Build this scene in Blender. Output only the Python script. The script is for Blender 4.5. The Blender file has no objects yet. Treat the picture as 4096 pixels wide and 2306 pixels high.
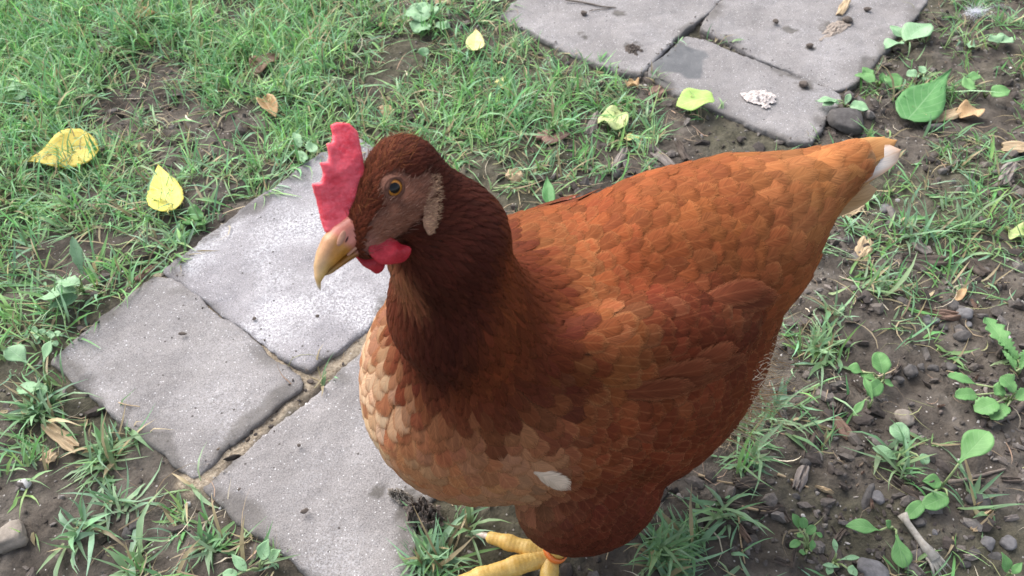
import bpy, math, random
import numpy as np
from mathutils import Vector, Matrix

# ------------------------------------------------------------------ camera, light, exposure
S = bpy.context.scene
COL = S.collection
CAM_H, PITCH, ROLL, FPX = .62, math.radians(48.85), math.radians(2.35), 3350.
CAM = np.array([0, 0, CAM_H])
FW = np.array([0, math.cos(PITCH), -math.sin(PITCH)])
_u0 = np.array([0, math.sin(PITCH), math.cos(PITCH)])
RT = math.cos(ROLL) * np.array([1., 0, 0]) + math.sin(ROLL) * _u0
UP = -math.sin(ROLL) * np.array([1., 0, 0]) + math.cos(ROLL) * _u0
cam = bpy.data.cameras.new('camera')
cam.sensor_width = 36; cam.lens = 36 * FPX / 4096; cam.clip_start = .02; cam.clip_end = 200
cam.dof.use_dof = True; cam.dof.focus_distance = .55; cam.dof.aperture_fstop = 20
co = bpy.data.objects.new('camera', cam); COL.objects.link(co); S.camera = co
co.matrix_world = Matrix(((RT[0], UP[0], -FW[0], CAM[0]), (RT[1], UP[1], -FW[1], CAM[1]), (RT[2], UP[2], -FW[2], CAM[2]), (0, 0, 0, 1)))
SUN_ELEV, SUN_AZ = math.radians(48), math.radians(-48)      # azimuth from +Y (away from the camera) towards +X; negative is to the left
world = bpy.data.worlds.new('World'); S.world = world; world.use_nodes = True
wn = world.node_tree
sky = wn.nodes.new('ShaderNodeTexSky'); sky.sky_type = 'NISHITA'; sky.sun_disc = False
sky.sun_elevation = SUN_ELEV; sky.sun_rotation = SUN_AZ; sky.air_density = 1.; sky.dust_density = 3.; sky.ozone_density = 1.
hz = wn.nodes.new('ShaderNodeHueSaturation'); hz.inputs['Saturation'].default_value = .55     # thin cloud: a whiter sky
wn.links.new(sky.outputs[0], hz.inputs['Color']); wn.links.new(hz.outputs[0], wn.nodes['Background'].inputs[0]); wn.nodes['Background'].inputs[1].default_value = .118
sl = bpy.data.lights.new('sun', 'SUN'); sl.energy = 1.75; sl.angle = math.radians(60); sl.color = (1, .97, .94)
so = bpy.data.objects.new('sun', sl); COL.objects.link(so)
_sd = Vector((math.sin(SUN_AZ) * math.cos(SUN_ELEV), math.cos(SUN_AZ) * math.cos(SUN_ELEV), math.sin(SUN_ELEV)))
so.rotation_euler = _sd.to_track_quat('Z', 'Y').to_euler()
S.view_settings.view_transform = 'Standard'; S.view_settings.look = 'None'
S.view_settings.exposure = 1.3; S.view_settings.gamma = 1
S.render.engine = 'CYCLES'

rng = np.random.RandomState(11)
random.seed(5)

# ------------------------------------------------------------------ small helpers
def at(x, y, z=0.):
    """where the photograph's pixel (x, y) meets the level z"""
    d = FW + RT * (x - 2048) / FPX - UP * (y - 1153) / FPX
    return CAM + d * ((z - CAM_H) / d[2])
def _hash(ix, iy, iz, seed):
    n = (ix * 374761393 + iy * 668265263 + iz * 1440662683 + seed * 1274126177) & 0xffffffff
    n = ((n ^ (n >> 13)) * 1274126177) & 0xffffffff
    return ((n ^ (n >> 16)) & 0xffff) / 65535.
def vnoise(p, scale, seed=0):
    """smooth value noise in -1..1"""
    q = np.asarray(p, np.float64) * scale
    i = np.floor(q).astype(np.int64); f = q - i; f = f * f * (3 - 2 * f)
    r = 0
    for a in (0, 1):
        for b in (0, 1):
            for c in (0, 1):
                w = np.where(a, f[..., 0], 1 - f[..., 0]) * np.where(b, f[..., 1], 1 - f[..., 1]) * np.where(c, f[..., 2], 1 - f[..., 2])
                r = r + w * _hash(i[..., 0] + a, i[..., 1] + b, i[..., 2] + c, seed)
    return r * 2 - 1
def fbm(p, scale, octs=3, seed=0):
    return sum(vnoise(p, scale * 2 ** k, seed + 17 * k) * .5 ** k for k in range(octs))
def sstep(x, a, b):
    t = np.clip((x - a) / (b - a), 0, 1); return t * t * (3 - 2 * t)
def mesh(name, v, faces, mat=None, parent=None, smooth=True, attrs=None, uv=None, loc=None):
    """faces: one (n, k) array or a list of arrays / tuples"""
    v = np.asarray(v, np.float64)
    if isinstance(faces, np.ndarray): faces = [faces]
    if len(faces) and not isinstance(faces[0], np.ndarray):
        loops = np.array([i for f in faces for i in f]); tot = np.array([len(f) for f in faces])
    else:
        loops = np.concatenate([f.ravel() for f in faces]); tot = np.concatenate([np.full(len(f), f.shape[1]) for f in faces])
    me = bpy.data.meshes.new(name)
    me.vertices.add(len(v)); me.vertices.foreach_set('co', v.ravel().astype(np.float32))
    me.loops.add(len(loops)); me.loops.foreach_set('vertex_index', loops.astype(np.int32))
    me.polygons.add(len(tot)); me.polygons.foreach_set('loop_start', np.concatenate([[0], np.cumsum(tot)[:-1]]).astype(np.int32))
    me.polygons.foreach_set('use_smooth', np.full(len(tot), smooth))
    if attrs:
        for k, a in attrs.items():
            at_ = me.attributes.new(k, 'FLOAT_COLOR', 'POINT')
            a = np.asarray(a, np.float32)
            if a.shape[1] == 3: a = np.concatenate([a, np.ones((len(a), 1), np.float32)], 1)
            at_.data.foreach_set('color', a.ravel())
    if uv is not None:
        u = me.uv_layers.new(name='uv'); u.data.foreach_set('uv', np.asarray(uv, np.float32)[loops].ravel())
    me.update(calc_edges=True); me.validate()
    if mat:
        for m in (mat if isinstance(mat, (list, tuple)) else [mat]): me.materials.append(m)
    o = bpy.data.objects.new(name, me); COL.objects.link(o)
    if loc is not None: o.location = loc
    if parent: o.parent = parent
    return o
def thing(name, label, cat, loc=(0, 0, 0), rz=0., group=None):
    o = bpy.data.objects.new(name, None); COL.objects.link(o); o.empty_display_size = .03
    o.location = loc; o.rotation_euler = (0, 0, rz)
    return tag(o, label, cat, group)
def tag(o, label, cat, group=None):
    o['label'] = label; o['category'] = cat
    if group: o['group'] = group
    return o
def kind(o, k): o['kind'] = k; return o

# ------------------------------------------------------------------ materials
def new_mat(name, rough=.8, spec=.3):
    m = bpy.data.materials.new(name); m.use_nodes = True
    b = m.node_tree.nodes['Principled BSDF']; b.inputs['Roughness'].default_value = rough
    b.inputs['Specular IOR Level'].default_value = spec
    return m, m.node_tree, b
class NT:
    def __init__(s, t): s.t = t
    def n(s, typ, **kw):
        q = s.t.nodes.new(typ)
        for k, v in kw.items():
            if k.startswith('i_'):
                key = k[2:]; key = int(key) if key.isdigit() else key
                q.inputs[key].default_value = v
            else: setattr(q, k, v)
        return q
    def l(s, a, b): s.t.links.new(a, b)
    def noise(s, vec, scale, detail=4., rough=.6):
        q = s.n('ShaderNodeTexNoise', i_Scale=scale, i_Detail=detail, i_Roughness=rough)
        if vec is not None: s.l(vec, q.inputs['Vector'])
        return q.outputs['Fac']
    def ramp(s, fac, stops):
        q = s.n('ShaderNodeValToRGB'); e = q.color_ramp.elements
        while len(e) < len(stops): e.new(.5)
        for i, (p, c) in enumerate(stops): e[i].position = p; e[i].color = (*c, 1) if len(c) == 3 else c
        s.l(fac, q.inputs[0]); return q.outputs[0]
    def mix(s, fac, a, b, blend='MIX'):
        q = s.n('ShaderNodeMix', data_type='RGBA', blend_type=blend)
        for sock, val in ((q.inputs[0], fac), (q.inputs[6], a), (q.inputs[7], b)):
            if hasattr(val, 'is_linked') or hasattr(val, 'links'): s.l(val, sock)
            elif isinstance(val, (int, float)): sock.default_value = val
            else: sock.default_value = (*val, 1)
        return q.outputs[2]
    def math(s, op, a, b=None, clamp=False):
        q = s.n('ShaderNodeMath', operation=op, use_clamp=clamp)
        for i, v in enumerate((a, b)):
            if v is None: continue
            if isinstance(v, (int, float)): q.inputs[i].default_value = v
            else: s.l(v, q.inputs[i])
        return q.outputs[0]
    def bump(s, height, bsdf, strength=.5, dist=.001):
        q = s.n('ShaderNodeBump', i_Strength=strength, i_Distance=dist)
        s.l(height, q.inputs['Height']); s.l(q.outputs[0], bsdf.inputs['Normal'])
    def obj(s): return s.n('ShaderNodeTexCoord').outputs['Object']
def attr_node(t, name): return t.n('ShaderNodeAttribute', attribute_name=name)

def feather_material(name='feather', streak=.35, transl=.12, fray=True):
    m, nt, b = new_mat(name, .75, .10); t = NT(nt)
    c = attr_node(t, 'col'); e = attr_node(t, 'edge')
    uv = t.n('ShaderNodeUVMap', uv_map='uv').outputs[0]
    sp = t.n('ShaderNodeSeparateXYZ'); t.l(uv, sp.inputs[0])
    u = t.math('ABSOLUTE', sp.outputs[0]); v = sp.outputs[1]
    rnd = c.outputs['Alpha']
    # barbs run from the shaft outwards and towards the tip
    cm = t.n('ShaderNodeCombineXYZ')
    t.l(t.math('MULTIPLY', u, 1.2), cm.inputs[0]); t.l(t.math('MULTIPLY', t.math('SUBTRACT', v, t.math('MULTIPLY', u, .45)), 26.), cm.inputs[1])
    t.l(t.math('MULTIPLY', rnd, 91.), cm.inputs[2])
    barb = t.noise(cm.outputs[0], 1.0, 3., .6)
    dark = t.ramp(barb, [(.3, (1 - streak,) * 3), (.7, (1 + streak * .5,) * 3)])
    base = t.mix(1., c.outputs['Color'], dark, 'MULTIPLY')
    d = t.math('MAXIMUM', u, t.math('MULTIPLY', t.math('SUBTRACT', v, .45), 1.8))
    d = t.math('ADD', d, t.math('MULTIPLY', t.math('SUBTRACT', barb, .5), .5))
    ef = t.ramp(d, [(.58, (0, 0, 0)), (.95, (1, 1, 1))])
    base = t.mix(t.math('MULTIPLY', ef, e.outputs['Alpha']), base, e.outputs['Color'])
    sh = t.ramp(u, [(.0, (1, 1, 1)), (.085, (0, 0, 0))])
    base = t.mix(t.math('MULTIPLY', sh, .28), base, e.outputs['Color'])
    t.l(base, b.inputs['Base Color'])
    t.bump(barb, b, .35, .0006)
    tr = t.n('ShaderNodeBsdfTranslucent'); t.l(base, tr.inputs[0])
    mx = t.n('ShaderNodeMixShader', i_0=transl); t.l(b.outputs[0], mx.inputs[1]); t.l(tr.outputs[0], mx.inputs[2])
    if not fray:
        t.l(mx.outputs[0], nt.nodes['Material Output'].inputs[0]); return m
    # the vane frays into loose barbs at its rim
    fr = t.math('ADD', t.math('MAXIMUM', u, t.math('MULTIPLY', t.math('SUBTRACT', v, .30), 1.43)), t.math('MULTIPLY', t.math('SUBTRACT', barb, .5), .75))
    tp = t.n('ShaderNodeBsdfTransparent'); mf = t.n('ShaderNodeMixShader')
    t.l(t.ramp(fr, [(.74, (0, 0, 0)), (1.02, (1, 1, 1))]), mf.inputs[0]); t.l(mx.outputs[0], mf.inputs[1]); t.l(tp.outputs[0], mf.inputs[2])
    t.l(mf.outputs[0], nt.nodes['Material Output'].inputs[0])
    return m
def attr_material(name, rough=.7, spec=.3, nscale=0, namt=.25, bump=0., bscale=400., transl=0., sss=0.):
    m, nt, b = new_mat(name, rough, spec); t = NT(nt)
    c = attr_node(t, 'col').outputs['Color']
    if nscale:
        f = t.noise(t.obj(), nscale, 4.)
        c = t.mix(1., c, t.ramp(f, [(.3, (1 - namt,) * 3), (.7, (1 + namt,) * 3)]), 'MULTIPLY')
    t.l(c, b.inputs['Base Color'])
    if bump: t.bump(t.noise(t.obj(), bscale, 4.), b, bump, .001)
    if sss:
        b.inputs['Subsurface Weight'].default_value = sss; b.inputs['Subsurface Radius'].default_value = (.006, .002, .001); b.inputs['Subsurface Scale'].default_value = .6
    if transl:
        tr = t.n('ShaderNodeBsdfTranslucent'); t.l(c, tr.inputs[0])
        mx = t.n('ShaderNodeMixShader', i_0=transl); t.l(b.outputs[0], mx.inputs[1]); t.l(tr.outputs[0], mx.inputs[2])
        t.l(mx.outputs[0], nt.nodes['Material Output'].inputs[0])
    return m
def plain_mat(name, c1, c2, scale=60., rough=.7, spec=.3, bump=.3, bscale=None, stretch=None, transl=0., sss=0., dist=.001):
    m, nt, b = new_mat(name, rough, spec); t = NT(nt)
    v = t.obj()
    if stretch:
        mp = t.n('ShaderNodeMapping'); mp.inputs['Scale'].default_value = stretch; t.l(v, mp.inputs[0]); v = mp.outputs[0]
    f = t.noise(v, scale, 5., .65)
    c = t.ramp(f, [(.3, c1), (.7, c2)]); t.l(c, b.inputs['Base Color'])
    if bump: t.bump(t.noise(v, bscale or scale * 3, 5., .65), b, bump, dist)
    if sss:
        b.inputs['Subsurface Weight'].default_value = sss; b.inputs['Subsurface Radius'].default_value = (.006, .002, .001); b.inputs['Subsurface Scale'].default_value = .6
    if transl:
        tr = t.n('ShaderNodeBsdfTranslucent'); t.l(c, tr.inputs[0])
        mx = t.n('ShaderNodeMixShader', i_0=transl); t.l(b.outputs[0], mx.inputs[1]); t.l(tr.outputs[0], mx.inputs[2])
        t.l(mx.outputs[0], nt.nodes['Material Output'].inputs[0])
    return m
def V(*a): return np.array(a, np.float32)
def rot_y(deg):
    a = math.radians(deg); c, s = math.cos(a), math.sin(a)
    return np.array([[c, 0, s], [0, 1, 0], [-s, 0, c]], np.float32)
# head axes (forward, up, left) in the hen's own space, the head tilted to look up with one eye
HF = V(.781, .4855, -.3928); HU = V(.589, -.3636, .7217); HL = V(-.2075, .795, .57)
EYE = V(.134, .038, .383)
HM = np.stack([HF, HU, HL])
HC = EYE - HL * .0135                      # middle of the skull, between the eyes
def H(f, u, l): return (HC + HF * f + HU * u + HL * l).astype(np.float32)
def ell(c, r, M=None):
    c = np.asarray(c, np.float32); r = np.asarray(r, np.float32)
    def f(p):
        q = p - c
        if M is not None: q = q @ M.T
        k0 = np.sqrt(((q / r) ** 2).sum(-1)); k1 = np.sqrt(((q / (r * r)) ** 2).sum(-1))
        return k0 * (k0 - 1) / np.maximum(k1, 1e-6)
    return f
def cone(a, b, ra, rb):
    a = np.asarray(a, np.float32); b = np.asarray(b, np.float32); d = b - a; L = float(d @ d)
    def f(p):
        t = np.clip(((p - a) @ d) / L, 0, 1)
        return np.linalg.norm(p - a - t[..., None] * d, axis=-1) - (ra + (rb - ra) * t)
    return f
# name, field, blend radius, feather flow
PRIMS = [
 ('breast', ell((.086, .004, .176), (.075, .078, .081), rot_y(20)), .014, (-.30, 0, -1)),
 ('torso', ell((.005, 0, .185), (.120, .092, .078), rot_y(8)), .03, (-1, 0, -.30)),
 ('side', ell((.012, .056, .165), (.078, .043, .062), rot_y(20)), .025, (-1, 0, -.45)),
 ('wing', ell((-.002, .052, .234), (.070, .026, .034), rot_y(10)), .007, (-1, 0, -.16)),
 ('wing2', ell((-.002, -.040, .220), (.070, .026, .034), rot_y(10)), .007, (-1, 0, -.16)),
 ('side2', ell((.012, -.056, .165), (.078, .043, .062), rot_y(20)), .025, (-1, 0, -.45)),
 ('saddle', ell((-.075, -.012, .232), (.080, .056, .046), rot_y(22)), .03, (-1, 0, .22)),
 ('tail', cone((-.110, -.012, .250), (-.172, -.012, .276), .036, .014), .035, (-1, 0, .45)),
 ('fluff', ell((-.060, .000, .155), (.054, .062, .058)), .03, (-.7, 0, -.8)),
 ('thigh', ell((.036, .079, .127), (.049, .036, .049), rot_y(-25)), .004, (-.35, .0, -1)),
 ('thigh2', ell((.034, -.075, .122), (.050, .036, .053), rot_y(-25)), .008, (-.35, .0, -1)),
 ('neckbase', cone((.104, .026, .278), (.071, .006, .205), .0345, .062), .020, (-.25, -.02, -1)),
 ('neck', cone((.109, .028, .335), (.104, .026, .278), .0275, .0345), .016, (-.15, 0, -1)),
 ('nape', cone(H(-.011, -.004, -.002), (.111, .029, .335), .0165, .0275), .012, (-.75, .0, -.65)),
 ('skull', ell(H(-.002, -.0055, -.0005), (.0215, .0145, .0135), HM), .008, (-.78, -.4855, .25)),
 ('brow', cone(H(.0045, -.0022, 0), H(.0155, -.0038, 0), .0126, .0100), .004, (-.78, -.4855, .25)),
 ('face', cone(H(.0, -.008, 0), H(.024, -.010, 0), .0125, .007), .008, (-.78, -.4855, .25)),
]
def fields(p): return np.stack([f(p) for _, f, _, _ in PRIMS], -1)
def sdf(p):
    d = None
    for _, f, k, _ in PRIMS:
        e = f(p)
        if d is None: d = e; continue
        hh = np.clip(.5 + .5 * (d - e) / k, 0, 1)
        d = d * (1 - hh) + e * hh - k * hh * (1 - hh)
    return d
def grad(p, f=None, h=6e-4):
    f = f or sdf
    g = np.stack([f(p + V(*(h if i == j else 0 for j in range(3)))) - f(p - V(*(h if i == j else 0 for j in range(3)))) for i in range(3)], -1)
    return g / np.maximum(np.linalg.norm(g, axis=-1, keepdims=True), 1e-9)
def surface_nets(f, lo, hi, step):
    """the zero surface of a field as vertices and quads"""
    n = [int(math.ceil((hi[i] - lo[i]) / step)) + 1 for i in range(3)]
    ax = [lo[i] + step * np.arange(n[i]) for i in range(3)]
    F = np.empty(n, np.float32)
    for i in range(n[0]):
        P = np.stack(np.meshgrid(ax[0][i:i + 1], ax[1], ax[2], indexing='ij'), -1).astype(np.float32)
        F[i] = f(P)[0]
    S = F < 0
    cs = [(a, b, c) for a in (0, 1) for b in (0, 1) for c in (0, 1)]
    sl = lambda A, o: A[o[0]:n[0] - 1 + o[0], o[1]:n[1] - 1 + o[1], o[2]:n[2] - 1 + o[2]]
    cnt = sum(sl(S, o).astype(np.int32) for o in cs); act = (cnt > 0) & (cnt < 8)
    idx = np.full(act.shape, -1, np.int64); ids = np.argwhere(act); idx[act] = np.arange(len(ids))
    acc = np.zeros((len(ids), 3)); w = np.zeros(len(ids))
    for o in cs:
        for k in range(3):
            if o[k]: continue
            o2 = tuple(o[j] + (j == k) for j in range(3))
            a = sl(F, o)[act]; b = sl(F, o2)[act]; m = (a < 0) != (b < 0)
            t = np.where(m, a / np.where(m, a - b, 1), 0)
            pos = np.tile(np.array(o, float), (len(ids), 1)); pos[:, k] += t
            acc[m] += pos[m]; w[m] += 1
    v = (ids + acc / w[:, None]) * step + np.array(lo)
    quads = []
    for k in range(3):
        a, b = [(1, 2), (2, 0), (0, 1)][k]
        m0 = [slice(None)] * 3; m1 = [slice(None)] * 3
        m0[k] = slice(0, -1); m1[k] = slice(1, None)
        e = S[tuple(m0)] != S[tuple(m1)]; q = np.argwhere(e)
        q = q[(q[:, a] > 0) & (q[:, b] > 0) & (q[:, a] < n[a] - 1) & (q[:, b] < n[b] - 1)]
        ins = S[tuple(q.T)]
        def g(da, db):
            r = q.copy(); r[:, a] -= da; r[:, b] -= db; return idx[tuple(r.T)]
        Q = np.stack([g(1, 1), g(0, 1), g(0, 0), g(1, 0)], -1)
        Q[~ins] = Q[~ins][:, ::-1]; quads.append(Q)
    return v, np.concatenate(quads)

# ------------------------------------------------------------------ ground
SLABS = {   # outlines as seen in the photograph, corner by corner
 'small': [(215, 1440), (607, 1120), (690, 1122), (1184, 1508), (1184, 1545), (785, 1897), (735, 1880)],
 'white': [(668, 1085), (1000, 828), (1285, 622), (1420, 560), (1700, 760), (1840, 985), (1500, 1275), (1335, 1412), (1240, 1484), (1190, 1462)],
 'front': [(823, 1950), (1312, 1535), (1560, 1345), (1930, 1560), (1900, 1880), (1720, 2000), (1655, 2090), (1640, 2350), (1560, 2480), (1400, 2420)],
 'upper': [(2004, 70), (2080, 0), (2160, -120), (2700, -330), (3060, -180), (2890, 0), (2700, 155), (2560, 296), (2500, 296), (2293, 217)],
 'corner': [(2810, 110), (2904, -5), (3060, -160), (3420, -260), (3780, -110), (3692, 14), (3550, 192), (3420, 335), (3335, 360), (2960, 195)],
 'lower': [(2745, 150), (2800, 160), (3345, 370), (3365, 395), (3240, 560), (3170, 562), (2700, 370), (2612, 300), (2606, 275)],
}
SLAB_XY = {k: np.array([at(*q)[:2] for q in v]) for k, v in SLABS.items()}
def poly_sd(P, x):
    """signed distance to a polygon, negative inside"""
    d = np.full(x.shape[:-1], 1e9); ins = np.zeros(x.shape[:-1], bool)
    for i in range(len(P)):
        a, b = P[i], P[(i + 1) % len(P)]; e = b - a; w = x - a
        t = np.clip((w @ e) / (e @ e), 0, 1); d = np.minimum(d, np.linalg.norm(w - t[..., None] * e, axis=-1))
        c1 = x[..., 1] >= a[1]; c2 = x[..., 1] < b[1]; cr = e[0] * w[..., 1] > e[1] * w[..., 0]
        ins ^= (c1 & c2 & cr) | (~c1 & ~c2 & ~cr)
    return np.where(ins, -d, d)
def slab_sd(xy):
    return np.min([poly_sd(P, xy) for P in SLAB_XY.values()], axis=0)
JOINT = [[(607, 1118), (1200, 1525)], [(1215, 1500), (780, 1915)], [(1215, 1500), (1560, 1300)]]
def joint_sd(xy):
    d = 1e9
    for a, b in JOINT:
        a = at(*a)[:2]; b = at(*b)[:2]; e = b - a; w = xy - a; t = np.clip((w @ e) / (e @ e), 0, 1)
        d = np.minimum(d, np.linalg.norm(w - t[..., None] * e, axis=-1))
    return d
def soil_z(xy):
    p = np.concatenate([xy, np.zeros(xy.shape[:-1] + (1,))], -1)
    z = -.006 + .006 * fbm(p, 9, 2, 3) + .0035 * fbm(p, 40, 3, 5) + .0028 * np.abs(fbm(p, 85, 3, 9)) + .0012 * np.abs(fbm(p, 200, 2, 19))
    near = np.linalg.norm(xy - np.array([0, .6]), axis=-1) < 1.6
    d = np.full(xy.shape[:-1], 1.); 
    d[near] = slab_sd(xy[near])
    z = np.minimum(z, np.where(d < .03, -.005 + .004 * fbm(p, 30, 2, 4) + .002 * fbm(p, 150, 2, 6), 1)) * sstep(d, -.012, .0) + -.03 * (1 - sstep(d, -.012, .0))
    j = np.full(xy.shape[:-1], 1.); j[near] = joint_sd(xy[near])
    z = z * sstep(j, .008, .02) + (-.0035 + .0018 * fbm(p, 90, 2, 8)) * (1 - sstep(j, .008, .02))
    return z
def ground():
    def axis(lo, hi, step, far):
        a = list(np.arange(lo, hi, step)); s = step
        while a[-1] < far: s *= 1.35; a.append(a[-1] + s)
        s = step
        while a[0] > -far: s *= 1.35; a.insert(0, a[0] - s)
        return np.array(a)
    xs = axis(-.9, .95, .0032, 45); ys = axis(.1, 1.45, .0032, 45)
    X, Y = np.meshgrid(xs, ys, indexing='ij'); xy = np.stack([X, Y], -1).reshape(-1, 2)
    z = soil_z(xy); nx, ny = len(xs), len(ys)
    i = np.arange(nx * ny).reshape(nx, ny)
    q = np.stack([i[:-1, :-1], i[1:, :-1], i[1:, 1:], i[:-1, 1:]], -1).reshape(-1, 4)
    near = np.linalg.norm(xy - np.array([0, .6]), axis=-1) < 1.6
    j = np.full(len(xy), 1.); j[near] = joint_sd(xy[near])
    p = np.concatenate([xy, z[:, None]], 1)
    sand = (1 - sstep(j + .006 * fbm(p, 80, 2, 2), .008, .018)) * .95
    moss = sstep(fbm(p, 7, 3, 21), -.1, .5)
    m, nt, b = new_mat('soil', .92, .15); t = NT(nt)
    a = attr_node(t, 'mask'); sp = t.n('ShaderNodeSeparateColor'); t.l(a.outputs['Color'], sp.inputs[0])
    o = t.obj()
    c = t.ramp(t.noise(o, 22, 8., .7), [(.28, (.045, .038, .031)), (.5, (.108, .091, .076)), (.75, (.20, .176, .150))])
    c = t.mix(t.math('MULTIPLY', sp.outputs[1], .45), c, t.ramp(t.noise(o, 260, 4., .7), [(.35, (.05, .055, .03)), (.7, (.17, .16, .10))]))
    sc = t.ramp(t.noise(o, 420, 4., .7), [(.3, (.20, .155, .105)), (.7, (.52, .44, .34))])
    c = t.mix(sp.outputs[0], c, sc)
    vo = t.n('ShaderNodeTexVoronoi', i_Scale=330.); t.l(o, vo.inputs['Vector'])
    vr = t.n('ShaderNodeSeparateColor'); t.l(vo.outputs['Color'], vr.inputs[0])
    spk = t.math('MULTIPLY', t.math('LESS_THAN', vo.outputs['Distance'], .28), t.math('GREATER_THAN', vr.outputs[0], .955))
    c = t.mix(spk, c, (.42, .39, .36))
    t.l(c, b.inputs['Base Color'])
    h = t.math('ADD', t.noise(o, 300, 6., .7), t.math('MULTIPLY', t.noise(o, 70, 4., .6), 1.6))
    t.bump(h, b, .9, .003)
    g = mesh('ground', p, q, m, attrs={'mask': np.stack([sand, moss, 0 * moss], 1)})
    kind(g, 'structure'); g['label'] = 'bare dark garden soil with sandy joints between the pavers'
ground()

def slab_material(name, c_lo, c_hi, white, seed):
    m, nt, b = new_mat(name, .88, .2); t = NT(nt)
    mp = t.n('ShaderNodeMapping'); mp.inputs['Location'].default_value = (seed, seed * 2.3, 0); t.l(t.obj(), mp.inputs[0]); o = mp.outputs[0]
    c = t.ramp(t.noise(o, 16, 7., .62), [(.3, c_lo), (.72, c_hi)])
    c = t.mix(1., c, t.ramp(t.noise(o, 900, 3., .7), [(.25, (.50, .49, .48)), (.5, (.98, .98, .98)), (.75, (1.5, 1.5, 1.5))]), 'MULTIPLY')
    # pale mineral bloom, where the stone has it
    w = t.math('MULTIPLY', t.ramp(t.noise(o, 13, 3., .5), [(.45, (0, 0, 0)), (.66, (1, 1, 1))]), t.ramp(t.noise(o, 420, 6., .8), [(.46, (0, 0, 0)), (.58, (1, 1, 1))]))
    c = t.mix(t.math('MULTIPLY', w, white), c, (.62, .61, .63))
    # pale and dark grains of the aggregate
    for sc, thr, rad, col in ((330., .95, .24, (.50, .49, .49)), (210., .965, .22, (.09, .08, .075)), (560., .93, .27, (.62, .61, .61)), (760., .90, .3, (.12, .11, .11))):
        vo = t.n('ShaderNodeTexVoronoi', i_Scale=sc); t.l(o, vo.inputs['Vector'])
        vr = t.n('ShaderNodeSeparateColor'); t.l(vo.outputs['Color'], vr.inputs[0])
        c = t.mix(t.math('MULTIPLY', t.math('LESS_THAN', vo.outputs['Distance'], rad), t.math('GREATER_THAN', vr.outputs[0], thr)), c, col)
    st = attr_node(t, 'stain'); sp = t.n('ShaderNodeSeparateColor'); t.l(st.outputs['Color'], sp.inputs[0])
    c = t.mix(t.math('MULTIPLY', sp.outputs[0], .85), c, t.ramp(t.noise(o, 60, 5., .7), [(.3, (.06, .055, .05)), (.7, (.15, .135, .12))]))
    c = t.mix(t.math('MULTIPLY', sp.outputs[1], .8), c, (.115, .12, .125))
    t.l(c, b.inputs['Base Color'])
    h = t.math('ADD', t.math('MULTIPLY', t.noise(o, 45, 5., .6), 2.2), t.noise(o, 520, 4., .7))
    t.bump(h, b, .55, .0016)
    return m
def slab(key, label, c_lo, c_hi, white, seed, top=0., dark=None, wet=None):
    P = SLAB_XY[key]; c = P.mean(0); th = .022
    def f(p):
        xy = p[..., :2].astype(np.float64) + c
        n = fbm(p, 60, 2, seed) * .0022 + fbm(p, 14, 2, seed + 3) * .0022
        d2 = poly_sd(P, xy) + n + np.minimum(fbm(p, 210, 2, seed + 2), 0) * .0022 - .0018
        dz = np.abs(p[..., 2] + th - (fbm(p * np.array([1, 1, 0]), 24, 2, seed + 5) * .0016 + fbm(p * np.array([1, 1, 0]), 130, 2, seed + 6) * .0005)) - (th - .0018)
        return np.linalg.norm(np.maximum(np.stack([d2, dz], -1), 0), axis=-1) + np.minimum(np.maximum(d2, dz), 0) - .0018
    ext = np.abs(P - c).max(0) + .01
    v, q = surface_nets(f, (-ext[0], -ext[1], -2 * th - .006), (ext[0], ext[1], .010), .0026)
    xy = v[:, :2] + c
    d = poly_sd(P, xy); p = v * np.array([1, 1, 0])
    edge = sstep(d + .012 * fbm(v, 35, 3, seed + 9), -.010, .001) * sstep(fbm(v, 18, 2, seed + 4), -.5, .3)
    stain = edge * .75 * (v[:, 2] > -.02) + (v[:, 2] < -.006) * .9
    for (px, py, r) in (dark or []):
        g = at(px, py)[:2]; e = np.linalg.norm(xy - g, axis=1) + r * .7 * fbm(p, 1.2 / r, 3, seed + 8)
        stain = np.maximum(stain, 1 - sstep(e, r * .5, r))
    w2 = np.zeros(len(v))
    for (px, py, r) in (wet or []):
        g = at(px, py)[:2]; e = np.linalg.norm(xy - g, axis=1) + r * .5 * fbm(p, 1. / r, 3, seed + 12)
        w2 = np.maximum(w2, 1 - sstep(e, r * .85, r))
    o = mesh('paving_slab', v, q, slab_material('slab_stone', c_lo, c_hi, white, seed), attrs={'stain': np.stack([np.clip(stain, 0, 1), w2, w2 * 0], 1)}, loc=(c[0], c[1], top))
    return tag(o, label, 'paving slab', 'concrete paving slabs of the path')
G1, G2 = (.200, .186, .181), (.300, .281, .275)
slab('small', 'small grey paving slab left of the sandy joint, yellow leaf beyond its far side', G1, G2, .25, 3)
slab('white', 'white-blotched paving slab under the beak of the hen', (.235, .222, .228), (.345, .328, .338), 1., 7, .002)
slab('front', 'large paving slab in front of the breast with a crumbled muddy corner', G1, G2, .35, 12, -.001, dark=[(1690, 2060, .022), (1640, 1990, .012), (1500, 1960, .008)])
slab('upper', 'upper left paving slab with a thin twig lying on it', G1, G2, .2, 18, .002, dark=[(2535, 195, .010), (2480, 60, .008), (2330, 150, .007)])
slab('corner', 'upper right paving slab with scattered brown crumbs in its middle', G1, G2, .2, 25, .001, dark=[(3290, 110, .013), (3380, 90, .010), (3160, 125, .012), (3240, 195, .006)])
slab('lower', 'paving slab nearest the tail with a dark damp corner and a dried dropping', (.19, .177, .173), (.29, .272, .266), .2, 31, 0., dark=[(3140, 300, .008), (3220, 350, .010)], wet=[(2715, 250, .036)])

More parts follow.
